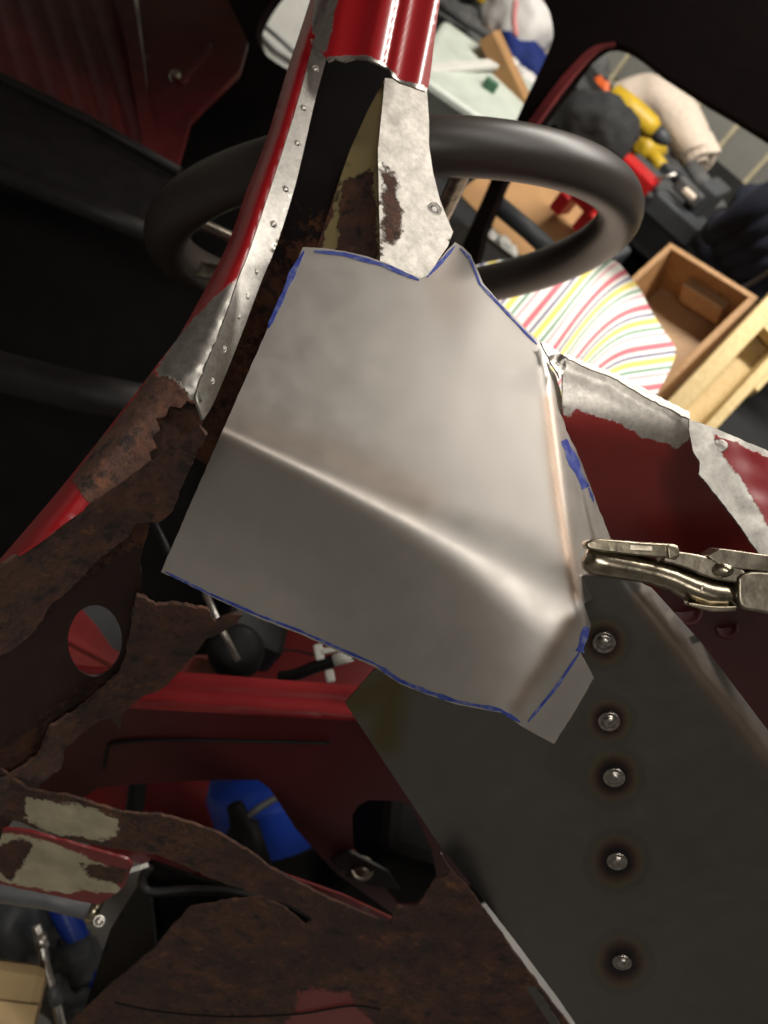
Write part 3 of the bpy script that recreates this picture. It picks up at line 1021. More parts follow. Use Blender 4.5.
sheet('ribbed_door_card', [(-120, -80), (110, -80), (122, 0), (150, 165), (120, 160), (0, 90), (-120, 20)], card_depth, m_vinylred, car, 4, 0.01)
sheet('door_card_piping', [(108, -80), (124, -80), (134, 0), (146, 80), (160, 165), (146, 165), (134, 90), (118, 0)], lambda x, y: card_pl(x, y) - 0.02, m_vinylred, car, 6, 0.012)
dp = sheet('rear_quarter_trim', [(130, -80), (190, -80), (248, 42), (240, 70), (190, 120), (175, 175), (158, 165), (148, 90)], lambda x, y: card_pl(x, y) - 0.005 + 0.006 * nz(x, y, 0.02), m_vinylred, car, 8, 0.01)
tube('trim_handle', [P(x, y, card_pl(x, y) - 0.03) for x, y in curve([(172, 72), (176, 80), (184, 82), (190, 72), (206, 55), (210, 45)], 4)], 0.0035, m_vinylred, dp)
nugget('handle_screw', 175, 76, card_pl(175, 76) - 0.033, 4, dp, m_chromedk, hk=0.5)
# dark seat tops, dash roll and a black backdrop for the cabin's shade
sheet('cabin_dark_backdrop', [(-200, 40), (0, 60), (200, 100), (400, 120), (420, 420), (300, 560), (-200, 760)], lambda x, y: 1.28, m_black, car, 60, 0.01)
sheet('seat_top', [(-120, 10), (0, 76), (90, 120), (182, 172), (200, 215), (160, 232), (80, 205), (0, 185), (-120, 150)], lambda x, y: 1.04 + 0.0009 * (172 - y) * 0 + 0.03 * math.sin(clamp((y - 60 - 0.55 * x) / 110, 0, 1) * math.pi / 2) * -1, m_trim, car, 10, 0.03)
tube('seat_piping', [P(x, y, 1.03) for x, y in ((-120, 10), (0, 77), (90, 121), (180, 172))], 0.006, m_trim, car)
tube('seat_rail', [P(x, y, 1.0) for x, y in ((-120, 135), (0, 172), (80, 205), (160, 238))], 0.012, m_trim, car)
tube('dash_rail', [P(x, y, 0.95) for x, y in ((-120, 330), (0, 372), (80, 392), (170, 410))], 0.022, m_trim, car, 14)
tube('wiper_spindle_rod', [P(x, y, 0.72) for x, y in ((150, 515), (165, 545), (175, 570))], 0.003, m_rubber, car)

# ------------------------------------------------------------------ locking pliers gripping the patch edge
pl_e = empty('locking_pliers', P(680, 570, 0.445), 'worn nickel plated locking pliers clamped on the steel patch edge', 'pliers')


def bar_shape(name, top, bot, d0, thick, mat, parent, bev=0.0015, dfn=None):
    """solid forging: side outline (upper and lower edge in pixels) given real width along the view"""
    poly = top + bot[::-1]
    pts = [P(x, y, dfn(x) if dfn else d0) for x, y in poly]
    bm = bmesh.new()
    n = len(pts)
    f = [bm.verts.new(p) for p in pts]
    b = [bm.verts.new(p + FWD * thick) for p in pts]
    ff = bm.faces.new(f)
    bb = bm.faces.new(b[::-1])
    for i in range(n):
        bm.faces.new((f[i], b[i], b[(i + 1) % n], f[(i + 1) % n]))
    bmesh.ops.recalc_face_normals(bm, faces=bm.faces)
    es = [e for e in bm.edges if len(set(e.link_faces) & {ff, bb}) == 1]
    bmesh.ops.bevel(bm, geom=es, offset=bev, segments=5, profile=0.5, affect='EDGES', clamp_overlap=True)
    for f_ in bm.faces:
        f_.smooth = len(f_.verts) <= 4
    return from_bm(name, bm, mat, parent)


pd = lambda x: 0.437 + 0.00004 * (x - 583)
jl = [(584, 558, 5), (586, 559, 11), (592, 560, 15), (604, 562, 15), (625, 566, 14), (650, 571, 13), (672, 578, 13), (690, 587, 14.5), (706, 593, 15.5), (722, 595, 14.5), (738, 594, 13)]
tube('lower_jaw', [P(x, y, pd(x) + 0.006) for x, y, r in jl], [r * 0.44 / FPX for x, y, r in jl], m_chrome, pl_e, 18)
up_j = bar_shape('upper_jaw', curve([(586, 546), (590, 540), (605, 539), (640, 542), (672, 544), (679, 547), (680, 556)], 4),
                 curve([(588, 549), (604, 552), (640, 556), (662, 558), (676, 560)], 4), 0, 0.011, m_chrome, pl_e, 0.0024, lambda x: pd(x) - 0.004)
bar_shape('jaw_cheek', curve([(664, 550), (690, 553), (712, 558), (738, 566), (748, 574)], 3), curve([(664, 562), (690, 570), (706, 577), (728, 582), (746, 584)], 3), 0, 0.012, m_chromedk, pl_e, 0.0012, lambda x: pd(x) - 0.002)
bar_shape('stop_tab', [(670, 545), (678, 547), (680, 556), (674, 558)], [(668, 545), (668, 552), (669, 558), (672, 559)], 0, 0.006, m_chrome, pl_e, 0.0006, lambda x: pd(x) - 0.006)
bar_shape('upper_handle', curve([(708, 556), (716, 551), (724, 549), (768, 555), (860, 566)], 4), curve([(712, 560), (726, 567), (768, 572), (860, 586)], 4), 0, 0.014, m_chromedk, pl_e, 0.0032, lambda x: pd(x) - 0.003)
bar_shape('lower_handle', curve([(738, 578), (746, 573), (768, 572), (860, 584)], 4), curve([(738, 600), (744, 609), (768, 614), (860, 634)], 4), 0, 0.016, m_chromedk, pl_e, 0.006, lambda x: pd(x) - 0.004)
bar_shape('lower_link', curve([(688, 602), (712, 606), (738, 606)], 3), curve([(690, 606), (712, 612), (736, 611)], 3), 0, 0.008, m_chrome, pl_e, 0.0008, lambda x: pd(x) - 0.003)
nugget('pivot_rivet', 721, 570, pd(721) - 0.003, 7, pl_e, m_chrome, hk=0.55, ring=False, squash=1.5)
nugget('link_rivet', 700, 588, pd(700) - 0.0005, 4, pl_e, m_chromedk, hk=0.3, ring=False)
box('stamped_maker_plate', P(641, 548, pd(641) - 0.0046), (0.011, 0.0025, 0.0006), m_chromedk, up_j, M3=frame(-FWD, CXA * 0.99 - CYA * 0.05), bev=0.0002)

# ------------------------------------------------------------------ striped cloth over the seat
tcl = NT('striped_cotton')
at = tcl.n('Attribute', attribute_name='stripe')
fr_ = tcl.math('FRACT', at.outputs['Fac'])
pal = [(0.0, (0.80, 0.77, 0.72)), (0.13, (0.62, 0.16, 0.20)), (0.27, (0.80, 0.77, 0.72)), (0.37, (0.10, 0.10, 0.22)), (0.43, (0.80, 0.77, 0.72)), (0.50, (0.78, 0.64, 0.16)), (0.64, (0.80, 0.77, 0.72)), (0.73, (0.08, 0.26, 0.16)), (0.79, (0.80, 0.77, 0.72)), (0.88, (0.70, 0.33, 0.38)), (0.94, (0.80, 0.77, 0.72))]
tcl.l(tcl.ramp(fr_, pal, 'CONSTANT'), tcl.b.inputs['Base Color'])
tcl.b.inputs['Roughness'].default_value = 0.9
seat = box('driver_seat', (-0.05, 1.46, 0.38), (0.36, 0.16, 0.56), m_trim, car, 0.1, 0.04)
cl_pl = plane3((480, 265, 1.30), (676, 350, 1.22), (560, 330, 1.17))


def cl_depth(x, y):
    return cl_pl(x, y) + 0.010 * math.sin((x * 0.6 - y * 0.8) * 0.055) + 0.012 * nz(x, y, 0.02, 5)


cl_out = curve([(470, 268), (490, 262), (520, 258), (560, 255), (600, 258), (617, 262), (630, 277), (641, 291), (652, 312), (666, 334), (676, 350), (668, 374), (655, 398), (640, 440)], 3) + [(620, 500), (560, 530), (470, 470), (420, 380), (430, 300)]
cl = sheet('striped_cloth', cl_out, cl_depth, tcl.m, None, 7, 0.003)
me = cl.data
st = me.attributes.new('stripe', 'FLOAT', 'POINT')
vals = []
inv = M.inverted()
for v in me.vertices:
    q = inv @ v.co
    x, y = CX + FPX * q.x / -q.z, CY - FPX * q.y / -q.z
    # stripes run up to the right on the left half and fan out flat on the right
    ang = math.radians(50 - 42 * sstep(560, 660, x + 0.35 * (y - 300)))
    cx, cy = 690, 330
    vals.append((math.atan2(y - 470, x - 330) * 7.0 + 0.006 * x) * 0.95 if False else ((y - 300) * math.cos(ang) + (x - 640) * math.sin(ang)) / 40.0 + 5)
st.data.foreach_set('value', vals)
tag(cl, 'white cloth with pink, yellow and green stripes draped over the seat', 'cloth')

# ------------------------------------------------------------------ bench and the clutter on it
BZ = 0.45


def rest(x, y, surf, hz):
    return onz(x, y, surf + hz)

m_bench = plain('void_black_bench', (0.012, 0.012, 0.013), 0.7)  # black put in for the dark void between and below the items
bench = empty('low_bench', (0.1, 2.4, 0), 'long low bench along the block wall, black for the dark void', 'bench')
box('bench_top', (0.31, 2.45, BZ - 0.02), (2.18, 1.62, 0.04), m_bench, bench)
for sx in (-0.7, 1.3):
    for sy in (1.7, 3.2):
        box('leg', (sx, sy, (BZ - 0.04) / 2), (0.07, 0.07, BZ - 0.04), m_bench, bench)
chest = empty('tool_chest', (0.0, 2.75, BZ), 'flat black chest under the tools on the bench', 'tool chest')
CH = BZ + 0.13
box('chest_body', (0.05, 2.78, BZ + 0.055), (0.70, 0.72, 0.11), m_bench, chest, 0, 0.01)
box('chest_lid', (0.05, 2.78, BZ + 0.120), (0.72, 0.74, 0.02), m_rubber, chest, 0, 0.006)

# wooden crate leaning back on the chest, its open side turned up to the car
r_im = (CXA * math.cos(ROLL) - CYA * math.sin(ROLL)).normalized()
u_im = (CXA * math.sin(ROLL) + CYA * math.cos(ROLL)).normalized()
cA, cB, cD = P(658, 236, 1.83), P(745, 290, 1.75), P(577, 345, 1.73)
ex = (cB - cA).normalized()
ey = (cA - cD)
H_ = ey.length
ey = (ey - ex * ey.dot(ex)).normalized()
ez = ex.cross(ey)                      # out of the open side, toward the camera
W_ = (cB - cA).length
KX, KY = 0.0, 0.0
ez = (ez - ex * KX - ey * KY).normalized()
ex2 = (ex - ez * ex.dot(ez)).normalized()
ey2 = ez.cross(ex2)
CM = Matrix((ex2, ey2, ez)).transposed()
mid = (cD + cB) / 2
D_ = 0.12
T_ = 0.012
crate = empty('wooden_crate', mid - ez * D_, 'open brown wooden crate leaning beside the striped cloth', 'crate')
cbx = lambda name, u, v, w, su, sv, sw_, mat: box(name, mid + ex2 * u + ey2 * v + ez * w, (su, sv, sw_), mat, crate, M3=CM, bev=0.0015)
cbx('end_board', 0, H_ / 2 - T_ / 2, -D_ / 2, W_, T_, D_, m_wood)
cbx('end_board', 0, -H_ / 2 + T_ / 2, -D_ / 2, W_, T_, D_, m_wood)
cbx('side_board', -W_ / 2 + T_ / 2, 0, -D_ / 2, T_, H_ - 2 * T_, D_, m_wood)
cbx('side_board', W_ / 2 - T_ / 2, 0, -D_ / 2, T_ * 1.2, H_ - 2 * T_, D_, m_wood)
cbx('back_board', 0, 0, -D_ + 0.004, W_ - 2 * T_, H_ - 2 * T_, 0.006, m_woodin)
cbx('cleat', 0.012, H_ / 2 - T_ - 0.012, -D_ * 0.55, W_ * 0.46, 0.024, 0.05, m_woodin)
# pine pallet end beside it
pal_e = empty('pine_pallet', mid + ex2 * (W_ / 2 + 0.07) - ez * 0.1, 'pale pine pallet end with notched edge beside the brown crate', 'pallet')
gA, gB = P(798, 279, 1.72), P(670, 414, 1.64)
gy = (gA - gB).normalized()
gx = (r_im - gy * r_im.dot(gy)).normalized()
gz = gx.cross(gy)
GM = Matrix((gx, gy, gz)).transposed()
GL = (gA - gB).length * 1.35
g0 = (gA + gB) / 2
pbx = lambda name, u, v, w, su, sv, sw_: box(name, g0 + gx * u + gy * v + gz * w, (su, sv, sw_), m_pine, pal_e, M3=GM, bev=0.002)
pbx('plank', -0.004, 0, 0, 0.034, GL, 0.03)
pbx('plank', 0.068, 0, -0.012, 0.020, GL, 0.05)
for v, h in ((-GL * 0.42, GL * 0.16), (GL * 0.30, GL * 0.36)):
    pbx('spacer_block', 0.0355, v, -0.008, 0.045, h, 0.03)
pbx('back_plank', 0.0355, 0, -0.055, 0.060, GL, 0.012)
for v, h in ((-GL * 0.34, 0.05), (-GL * 0.02, 0.06), (GL * 0.28, 0.07)):
    pbx('notch_tooth', 0.083, v, -0.014, 0.012, h, 0.04)

# black box added for the dark void right of the pallet
p = onz(790, 420, BZ)
bb = empty('dark_void_box', (p.x + 0.12, p.y + 0.10, BZ), 'black box added for the dark void beside the pine pallet', 'box')
box('box_body', (p.x + 0.10, p.y + 0.18, BZ + 0.10), (0.34, 0.25, 0.20), m_rubber, bb, 0.1, 0.015)
box('void_box_lid', (p.x + 0.10, p.y + 0.18, BZ + 0.212), (0.36, 0.27, 0.022), m_trim, bb, 0.1, 0.008)

m_towel = plain('off_white_towelling', (0.74, 0.63, 0.52), 0.95, 0, 0.08, 60, 0.6, 0.004)
m_yellow = plain('yellow_tool_plastic', (0.55, 0.36, 0.02), 0.45, 0, 0.2, 20)
m_toolred = plain('red_tool_plastic', (0.50, 0.012, 0.015), 0.4)
m_toolgrey = plain('dark_grey_tool_plastic', (0.055, 0.06, 0.066), 0.5)
m_orange = plain('orange_plastic', (0.75, 0.14, 0.03), 0.5)
m_canvas = plain('black_canvas', (0.022, 0.022, 0.023), 0.9, 0, 0.5, 25)
m_navy = plain('navy_cloth', (0.010, 0.013, 0.028), 0.95, 0, 0.3, 20)
m_greycl = plain('grey_canvas', (0.10, 0.10, 0.098), 0.9, 0, 0.4, 25)
m_bluecl = plain('royal_blue_cloth', (0.006, 0.022, 0.16), 0.8, 0, 0.3, 20)
m_brown = plain('brown_leather', (0.13, 0.085, 0.055), 0.7, 0, 0.4, 20)
m_whitebag = plain('white_carrier_bag', (0.80, 0.77, 0.74), 0.5, 0, 0.05, 10)
m_pink = plain('pink_print', (0.75, 0.30, 0.30), 0.5)
m_tub = plain('frosted_clear_plastic', (0.55, 0.60, 0.53), 0.35, 0, 0.15, 12)
m_green = plain('dark_green_paint', (0.06, 0.16, 0.09), 0.6)

# rolled towel lying across the chest
tp = [ony(616, 104, 2.80), ony(638, 101, 2.80), ony(662, 107, 2.79), ony(680, 126, 2.77), ony(696, 156, 2.72)]
for q in tp:
    q.z += 0.005
tw = empty('rolled_towel', tp[2] - Vector((0, 0, 0.08)), 'off-white rolled towel bent over the tools by the block wall', 'towel')
pts = spline3(tp, 5)
n = len(pts)
tube('towel_roll', pts, [0.050 + 0.014 * math.sin(math.pi * i / (n - 1)) for i in range(n)], m_towel, tw, 18)
tr = tw.children[0]
for v in tr.data.vertices:
    v.co += Vector((nz(v.co.x, v.co.z, 9, 1), nz(v.co.x, v.co.z, 11, 4), nz(v.co.x, v.co.y, 10, 7))) * 0.022
    v.co.z = max(v.co.z, CH + 0.002)
d_ = (pts[-1] - pts[-2]).normalized()
s_ = d_.cross(Vector((0, 1, 0))).normalized()
q_ = s_.cross(d_)
bm = bmesh.new()
prev = None
for k in range(40):                     # the rolled edge showing at the end
    a_ = k / 39 * math.tau * 2.3
    r_ = 0.012 + 0.042 * k / 39
    rd = s_ * math.cos(a_) + q_ * math.sin(a_) * 0.8
    ring = [bm.verts.new(pts[-1] + rd * rr + d_ * dd) for rr, dd in ((r_, -0.03), (r_, 0.03 + 0.008 * math.sin(k)), (r_ + 0.009, 0.03 + 0.008 * math.sin(k)), (r_ + 0.009, -0.03))]
    if prev:
        for i in range(4):
            bm.faces.new((prev[i], prev[(i + 1) % 4], ring[(i + 1) % 4], ring[i]))
    else:
        bm.faces.new(ring)
    prev = ring
bm.faces.new(prev[::-1])
from_bm('rolled_end', bm, m_towel, tw)

# yellow cordless drills
def drill(px, Y, L, ang, label):
    c = ony(px[0], px[1], Y) if Y else rest(px[0], px[1], CH, 0.04)
    e = empty('cordless_drill', (c.x, c.y, CH), label, 'drill')
    a = Vector((math.cos(ang), 0, 0)) if abs(math.sin(ang)) < 0.7 else Vector((0.5, 0.87, 0))
    b = Vector((0, 1, 0))
    b = (b - a * b.dot(a)).normalized()
    F3 = frame(a, Vector((0, 0, 1)))
    lathe('motor_body', [(0.012, -L * .5), (0.030, -L * .46), (0.034, -L * .1), (0.030, L * .2), (0.022, L * .3)], m_yellow, e, c, F3, 16)
    lathe('chuck', [(0.021, L * .3), (0.021, L * .42), (0.012, L * .52), (0.004, L * .55)], m_toolgrey, e, c, F3, 12)
    hp = c - a * L * .22
    tube('grip', [hp, hp - b * 0.05, hp - b * 0.095 - a * 0.01], [0.022, 0.019, 0.021], m_yellow, e, 12)
    box('battery', hp - b * 0.115 - a * 0.01, (0.085, 0.06, 0.035), m_toolgrey, e, M3=frame(b, a), bev=0.005)
    box('grip_pad', hp - b * 0.05 + a * 0.018, (0.012, 0.024, 0.05), m_toolgrey, e, M3=frame(b, a), bev=0.003)
    return e


drill((638, 117), 2.48, 0.19, math.radians(5), 'yellow drill lying below the rolled towel, nose up')
drill((652, 150), None, 0.13, math.radians(95), 'short yellow drill standing beside the red-latched toolbox')

# dark grey toolbox with red latches
c = ony(668, 205, 2.36)
tbx = empty('toolbox', (c.x, c.y, CH), 'open dark grey plastic toolbox with red latches in front of the drills', 'toolbox')
tz = CH
def tbox(name, px, Y, sx, sy, sz, mat, rz=0.0):
    q = ony(px[0], px[1], Y)
    return box(name, q, (sx, sy, sz), mat, tbx, rz, 0.006)


tbox('tray', (652, 194), 2.36, 0.20, 0.12, 0.07, m_toolgrey, -0.1)
tbox('tray', (676, 216), 2.30, 0.14, 0.10, 0.055, m_toolgrey, -0.1)
tbox('base_tub', (668, 232), 2.34, 0.34, 0.14, 0.12, m_toolgrey, -0.1)
tbox('red_latch', (634, 178), 2.30, 0.105, 0.06, 0.06, m_toolred, -0.2)
tbox('red_latch', (640, 190), 2.30, 0.035, 0.05, 0.05, m_toolred, -0.2)
tbox('divider', (688, 192), 2.30, 0.075, 0.02, 0.035, m_greycl, -0.2)
tbox('tray', (700, 205), 2.36, 0.05, 0.12, 0.12, m_toolgrey, -0.2)
rod = tube('chrome_socket_bar', [ony(652, 181, 2.29), ony(676, 174, 2.29)], 0.005, m_spot)
tag(rod, 'bright chrome bar lying across the grey toolbox', 'socket bar')
cr = ony(689, 194, 2.27)
tag(box('cream_block', cr, (0.035, 0.02, 0.014), m_towel, None, -0.2, 0.004), 'small cream plastic block in the grey toolbox', 'plastic block')

# grey and black canvas tool bag
c = rest(598, 130, CH, 0.085)
bag = empty('tool_bag', (c.x, c.y, CH), 'black canvas tool bag slumped against the yellow drills', 'bag')
blob('bag_body', c, (0.105, 0.085, 0.08), m_canvas, bag, 0.2, 5, 3.0)
blob('black_flap', ony(592, 108, 2.40), (0.14, 0.07, 0.04), m_rubber, bag, 0.3, 5, 5.0, M3=Matrix.Rotation(0.35, 3, 'Y'))
tube('strap', spline3([ony(575, 112, 2.35), ony(600, 120, 2.32), ony(612, 145, 2.32), ony(605, 165, 2.34)], 5), 0.013, m_rubber, bag)
box('blue_buckle', ony(607, 118, 2.31), (0.03, 0.015, 0.018), m_blue, bag)
o = blob('orange_glove', ony(597, 97, 2.62), (0.05, 0.04, 0.04), m_orange, None, 0.4, 6, 2.0)
tag(o, 'crumpled orange glove on top of the tool bag', 'glove')
o = blob('grey_rag', ony(588, 76, 2.85), (0.06, 0.05, 0.05), m_greycl, None, 0.6, 8, 6.0)
tag(o, 'crumpled grey rag above the orange glove by the wall', 'rag')
tag(tube('black_hose', spline3([ony(655, 160, 2.62), ony(672, 168, 2.6), ony(688, 190, 2.5), ony(706, 212, 2.42)], 5), 0.020, m_toolgrey), 'thick dark grey hose running below the rolled towel', 'hose')
tag(tube('vacuum_nozzle', spline3([ony(690, 165, 2.6), ony(702, 185, 2.56), ony(716, 215, 2.5)], 4), [0.02 + 0.0015 * k for k in range(9)], m_greycl), 'grey vacuum nozzle between the hose and the navy clothing', 'nozzle')
# navy clothing
c = ony(792, 240, 2.15)
nav = empty('navy_overalls', (c.x, c.y, BZ), 'dark navy overalls heaped on the bench behind the wooden crate', 'clothing')
blob('folded_body', c + Vector((0.05, 0.05, -0.07)), (0.20, 0.15, 0.15), m_navy, nav, 0.35, 6, 8.0, flatten=0.13)
for k in range(4):
    a = ony(706 + 9 * k, 238 + 11 * k, 2.06)
    b = ony(800, 180 + 24 * k, 2.06)
    tube('cloth_fold', spline3([a, (a + b) / 2 + Vector((0, -0.02, 0.01)), b], 4), [0.018, 0.022, 0.026, 0.03, 0.032, 0.034, 0.034, 0.034, 0.034][:9], m_navy, nav)
tag(tube('grey_cable', spline3([ony(735, 292, 2.0), ony(752, 283, 1.98), ony(775, 268, 1.95)], 4), 0.005, m_greyrod), 'thin grey cable between the crate and the navy overalls', 'cable')
# cardboard box and things framed by the steering wheel
c = ony(545, 205, 1.92)
cb = empty('cardboard_box', (c.x, c.y, BZ), 'brown cardboard box seen through the steering wheel', 'box')
q = ony(548, 205, 1.98)
box('box_body', (q.x, q.y + 0.1, (BZ + q.z + 0.05) / 2), (0.30, 0.20, q.z + 0.05 - BZ), m_card, cb, -0.2, 0.003)
box('box_flap', ony(540, 208, 1.80), (0.26, 0.22, 0.004), m_card, cb, M3=Matrix.Rotation(-0.2, 3, 'Z') @ Matrix.Rotation(0.55, 3, 'X'), bev=0.001)
for px, Y, lb in (((586, 196), 1.78, 'red plastic clamp lying at the corner of the cardboard box'),):
    c = ony(px[0], px[1], Y)
    e = empty('red_clamp', c, lb, 'clamp')
    box('clamp_jaw', c, (0.075, 0.05, 0.035), m_toolred, e, -0.3, 0.006)
    box('clamp_jaw', c + Vector((0.035, 0.0, -0.035)), (0.03, 0.05, 0.05), m_toolred, e, -0.3, 0.006)
    box('clamp_jaw', c + Vector((-0.025, 0.0, -0.035)), (0.028, 0.05, 0.045), m_toolred, e, -0.3, 0.006)
c = ony(588, 240, 1.90)
tag(box('grey_plastic_case', c, (0.16, 0.10, 0.07), m_toolgrey, None, -0.2, 0.01), 'dark grey plastic case below the red clamp', 'case')
tag(tube('black_pipe', [ony(498, 205, 1.5), ony(528, 230, 1.5), ony(556, 256, 1.5)], 0.016, m_toolgrey), 'black pipe leaning across behind the steering wheel', 'pipe')
for k, (x, y) in enumerate(((490, 238), (502, 244), (508, 252), (496, 254))):
    o = blob('paper_scrap', ony(x, y, 1.62), (0.018, 0.016, 0.014), m_white, None, 0.5, 6, 3.0 + k, 3)
    tag(o, 'small crumpled white paper scrap behind the steering wheel', 'paper', 'paper scraps behind the wheel')
# things seen past the pillar
c = rest(472, 95, BZ, 0.125)
tub = empty('plastic_tub', (c.x, c.y, BZ), 'frosted clear plastic storage tub behind the pillar', 'tub')
TM = Matrix.Rotation(0.25, 3, 'Z') @ Matrix.Rotation(0.25, 3, 'X')
box('tub_body', c + Vector((0, 0.08, -0.03)), (0.34, 0.26, 0.10), m_tub, tub, M3=TM, bev=0.015)
box('tub_rim', c + Vector((-0.06, 0.055, 0.025)), (0.03, 0.30, 0.014), m_white, tub, M3=Matrix.Rotation(-0.55, 3, 'Z') @ Matrix.Rotation(0.3, 3, 'X'), bev=0.004)
box('green_lid_catch', ony(490, 86, 2.27), (0.035, 0.02, 0.03), m_green, tub, 0.3)
tag(box('timber_offcut', ony(512, 84, 2.35), (0.25, 0.05, 0.045), m_card, None, M3=frame((ony(500, 62, 2.35) - ony(522, 108, 2.35)).cross(Vector((0, 1, 0))), (ony(500, 62, 2.35) - ony(522, 108, 2.35))), bev=0.003), 'brown timber offcut leaning between the tub and the blue cloth', 'timber')
o = blob('blue_cloth', rest(524, 62, BZ, 0.075), (0.115, 0.07, 0.062), m_bluecl, None, 0.2, 5, 1.0, M3=Matrix.Rotation(0.25, 3, 'Y'))
tag(o, 'bunched royal blue cloth under the white carrier bag', 'cloth')
tag(blob('white_rag', rest(522, 88, BZ, 0.06), (0.06, 0.04, 0.05), m_whitebag, None, 0.3, 5, 9.0), 'white rag tucked below the royal blue cloth', 'rag')
c = rest(524, 18, BZ, 0.15)
wb = empty('carrier_bag', (c.x, c.y, BZ), 'full white carrier bag with pale pink print beside the window pillar', 'bag')
blob('bag_body', c, (0.12, 0.10, 0.13), m_whitebag, wb, 0.22, 4, 4.0)
tube('pink_print', spline3([ony(516, 0, 2.63), ony(514, 18, 2.625), ony(516, 36, 2.63)], 4), 0.008, m_pink, wb)
tag(blob('cream_cloth', rest(548, 52, BZ, 0.055), (0.05, 0.05, 0.045), m_towel, None, 0.3, 5, 5.0), 'small cream cloth between the blue cloth and window pillar', 'cloth')
clut = [((450, 20), 2.85, (0.10, 0.06, 0.05), m_greycl, 'grey canvas bundle heaped behind the pillar head'), ((476, 24), 2.8, (0.10, 0.06, 0.05), m_rubber, 'black rubber bundle next to the grey canvas'),
        ((440, 46), 2.62, (0.07, 0.06, 0.05), m_rubber, 'black bag lying against the plastic tub'), ((485, 46), 2.6, (0.075, 0.05, 0.04), m_brown, 'brown leather glove near the blue cloth'),
        ((433, 86), 2.45, (0.04, 0.04, 0.045), m_toolgrey, 'dark grey cover slumped beside the plastic tub'), ((500, 48), 2.62, (0.05, 0.04, 0.03), m_towel, 'pale tan glove next to the brown one')]
for k, (px, Y, s, mt, lb) in enumerate(clut):
    nm = lb.split()
    o = blob('_'.join(nm[0:3]) if False else {'bundle': 'cloth_bundle', 'bag': 'black_bag', 'glove': 'work_glove', 'cover': 'dust_cover'}[[w for w in nm if w in ('bundle', 'bag', 'glove', 'cover')][0]], rest(px[0], px[1], BZ, s[2] * 1.15), s, mt, None, 0.5, 7, 11.0 + k)
    tag(o, lb, [w for w in nm if w in ('bundle', 'bag', 'glove', 'cover')][0])
tag(tube('grey_strap', [ony(440, 5, 2.6), ony(460, 18, 2.6), ony(490, 36, 2.6)], 0.012, m_greycl), 'grey strap across the bundles behind the pillar head', 'strap')
tag(blob('yellow_duster', ony(488, 0, 2.9), (0.10, 0.05, 0.03), m_yellow, None, 0.3, 5, 2.0), 'yellow duster at the back of the bundles', 'duster')
# bright white board seen through the corner of the rear window
c = ony(280, 34, 2.3)
wbd = empty('white_board', (c.x, c.y, 0), 'white panel with grey slot leaning beyond the rear window corner', 'panel')
box('board', c, (0.44, 0.02, 0.80), m_white, wbd, bev=0.006, M3=Matrix.Rotation(0.5, 3, 'Z') @ Matrix.Rotation(-0.35, 3, 'X'))
tube('grey_slot', [ony(255, 18, 2.24), ony(285, 44, 2.27), ony(315, 74, 2.33)], 0.006, m_greyrod, wbd)

# ------------------------------------------------------------------ things in and under the engine bay
tag(tube('grey_pipe', [P(x, y, 0.70) for x, y in ((-60, 882), (0, 890), (50, 897), (92, 908))], 0.0095, m_greyrod), 'matt grey plastic pipe across the engine bay below the pale rail', 'pipe')
cp = empty('hose_clip', P(97, 909, 0.70), 'small brass clip at the end of the grey pipe', 'clip')
tube('clip_band', [P(92, 908, 0.70), P(99, 911, 0.70)], 0.0102, m_chrome, cp)
nugget('clip_screw', 99, 921, 0.69, 4, cp, m_spot, hk=0.6)

# black plastic battery tray
bt = empty('battery_tray', P(170, 920, 0.80), 'black plastic battery tray below the grey pipe clip', 'tray')
sheet('tray_side', [(78, 1060), (84, 1010), (110, 930), (138, 884), (150, 900), (156, 960), (110, 1060)], lambda x, y: 0.78 + 0.0005 * (150 - x), m_rubber, bt, 10, 0.004)
sheet('tray_front', [(138, 880), (150, 862), (200, 880), (270, 897), (330, 930), (330, 990), (150, 1000), (146, 930)], lambda x, y: 0.80 + 0.0004 * (y - 880), m_black, bt, 12, 0.004)
tube('tray_rim', spline3([P(150, 866, 0.765), P(142, 880, 0.765), P(150, 892, 0.765), P(190, 890, 0.77), P(230, 892, 0.77), P(275, 902, 0.775)], 4), 0.004, m_trim, bt)
tag(box('white_tag', P(138, 868, 0.73), (0.012, 0.004, 0.022), m_white, None, 0.2, 0.001, frame(-FWD + CYA * .3, CXA + CYA * .3)), 'torn white plastic tag at the end of the pale rail', 'tag')


def can(px, d, r, h, tilt_ax, name, label, mats, cat):
    c = P(px[0], px[1], d)
    e = empty(name, (c.x, c.y, 0), label, cat)
    F3 = frame(tilt_ax, CXA)
    lathe('can_body', [(r * .96, -h / 2), (r, -h / 2 + .01), (r, h / 2 - .02), (r * .9, h / 2 - .004), (r * .5, h / 2)], mats[0], e, c, F3, 28)
    for z in (0.04,):
        lathe('band', [(r * 1.005, z * h - h * .15), (r * 1.012, z * h - h * .14), (r * 1.012, z * h + h * .14), (r * 1.005, z * h + h * .15)], mats[1], e, c, F3, 28)
    return e


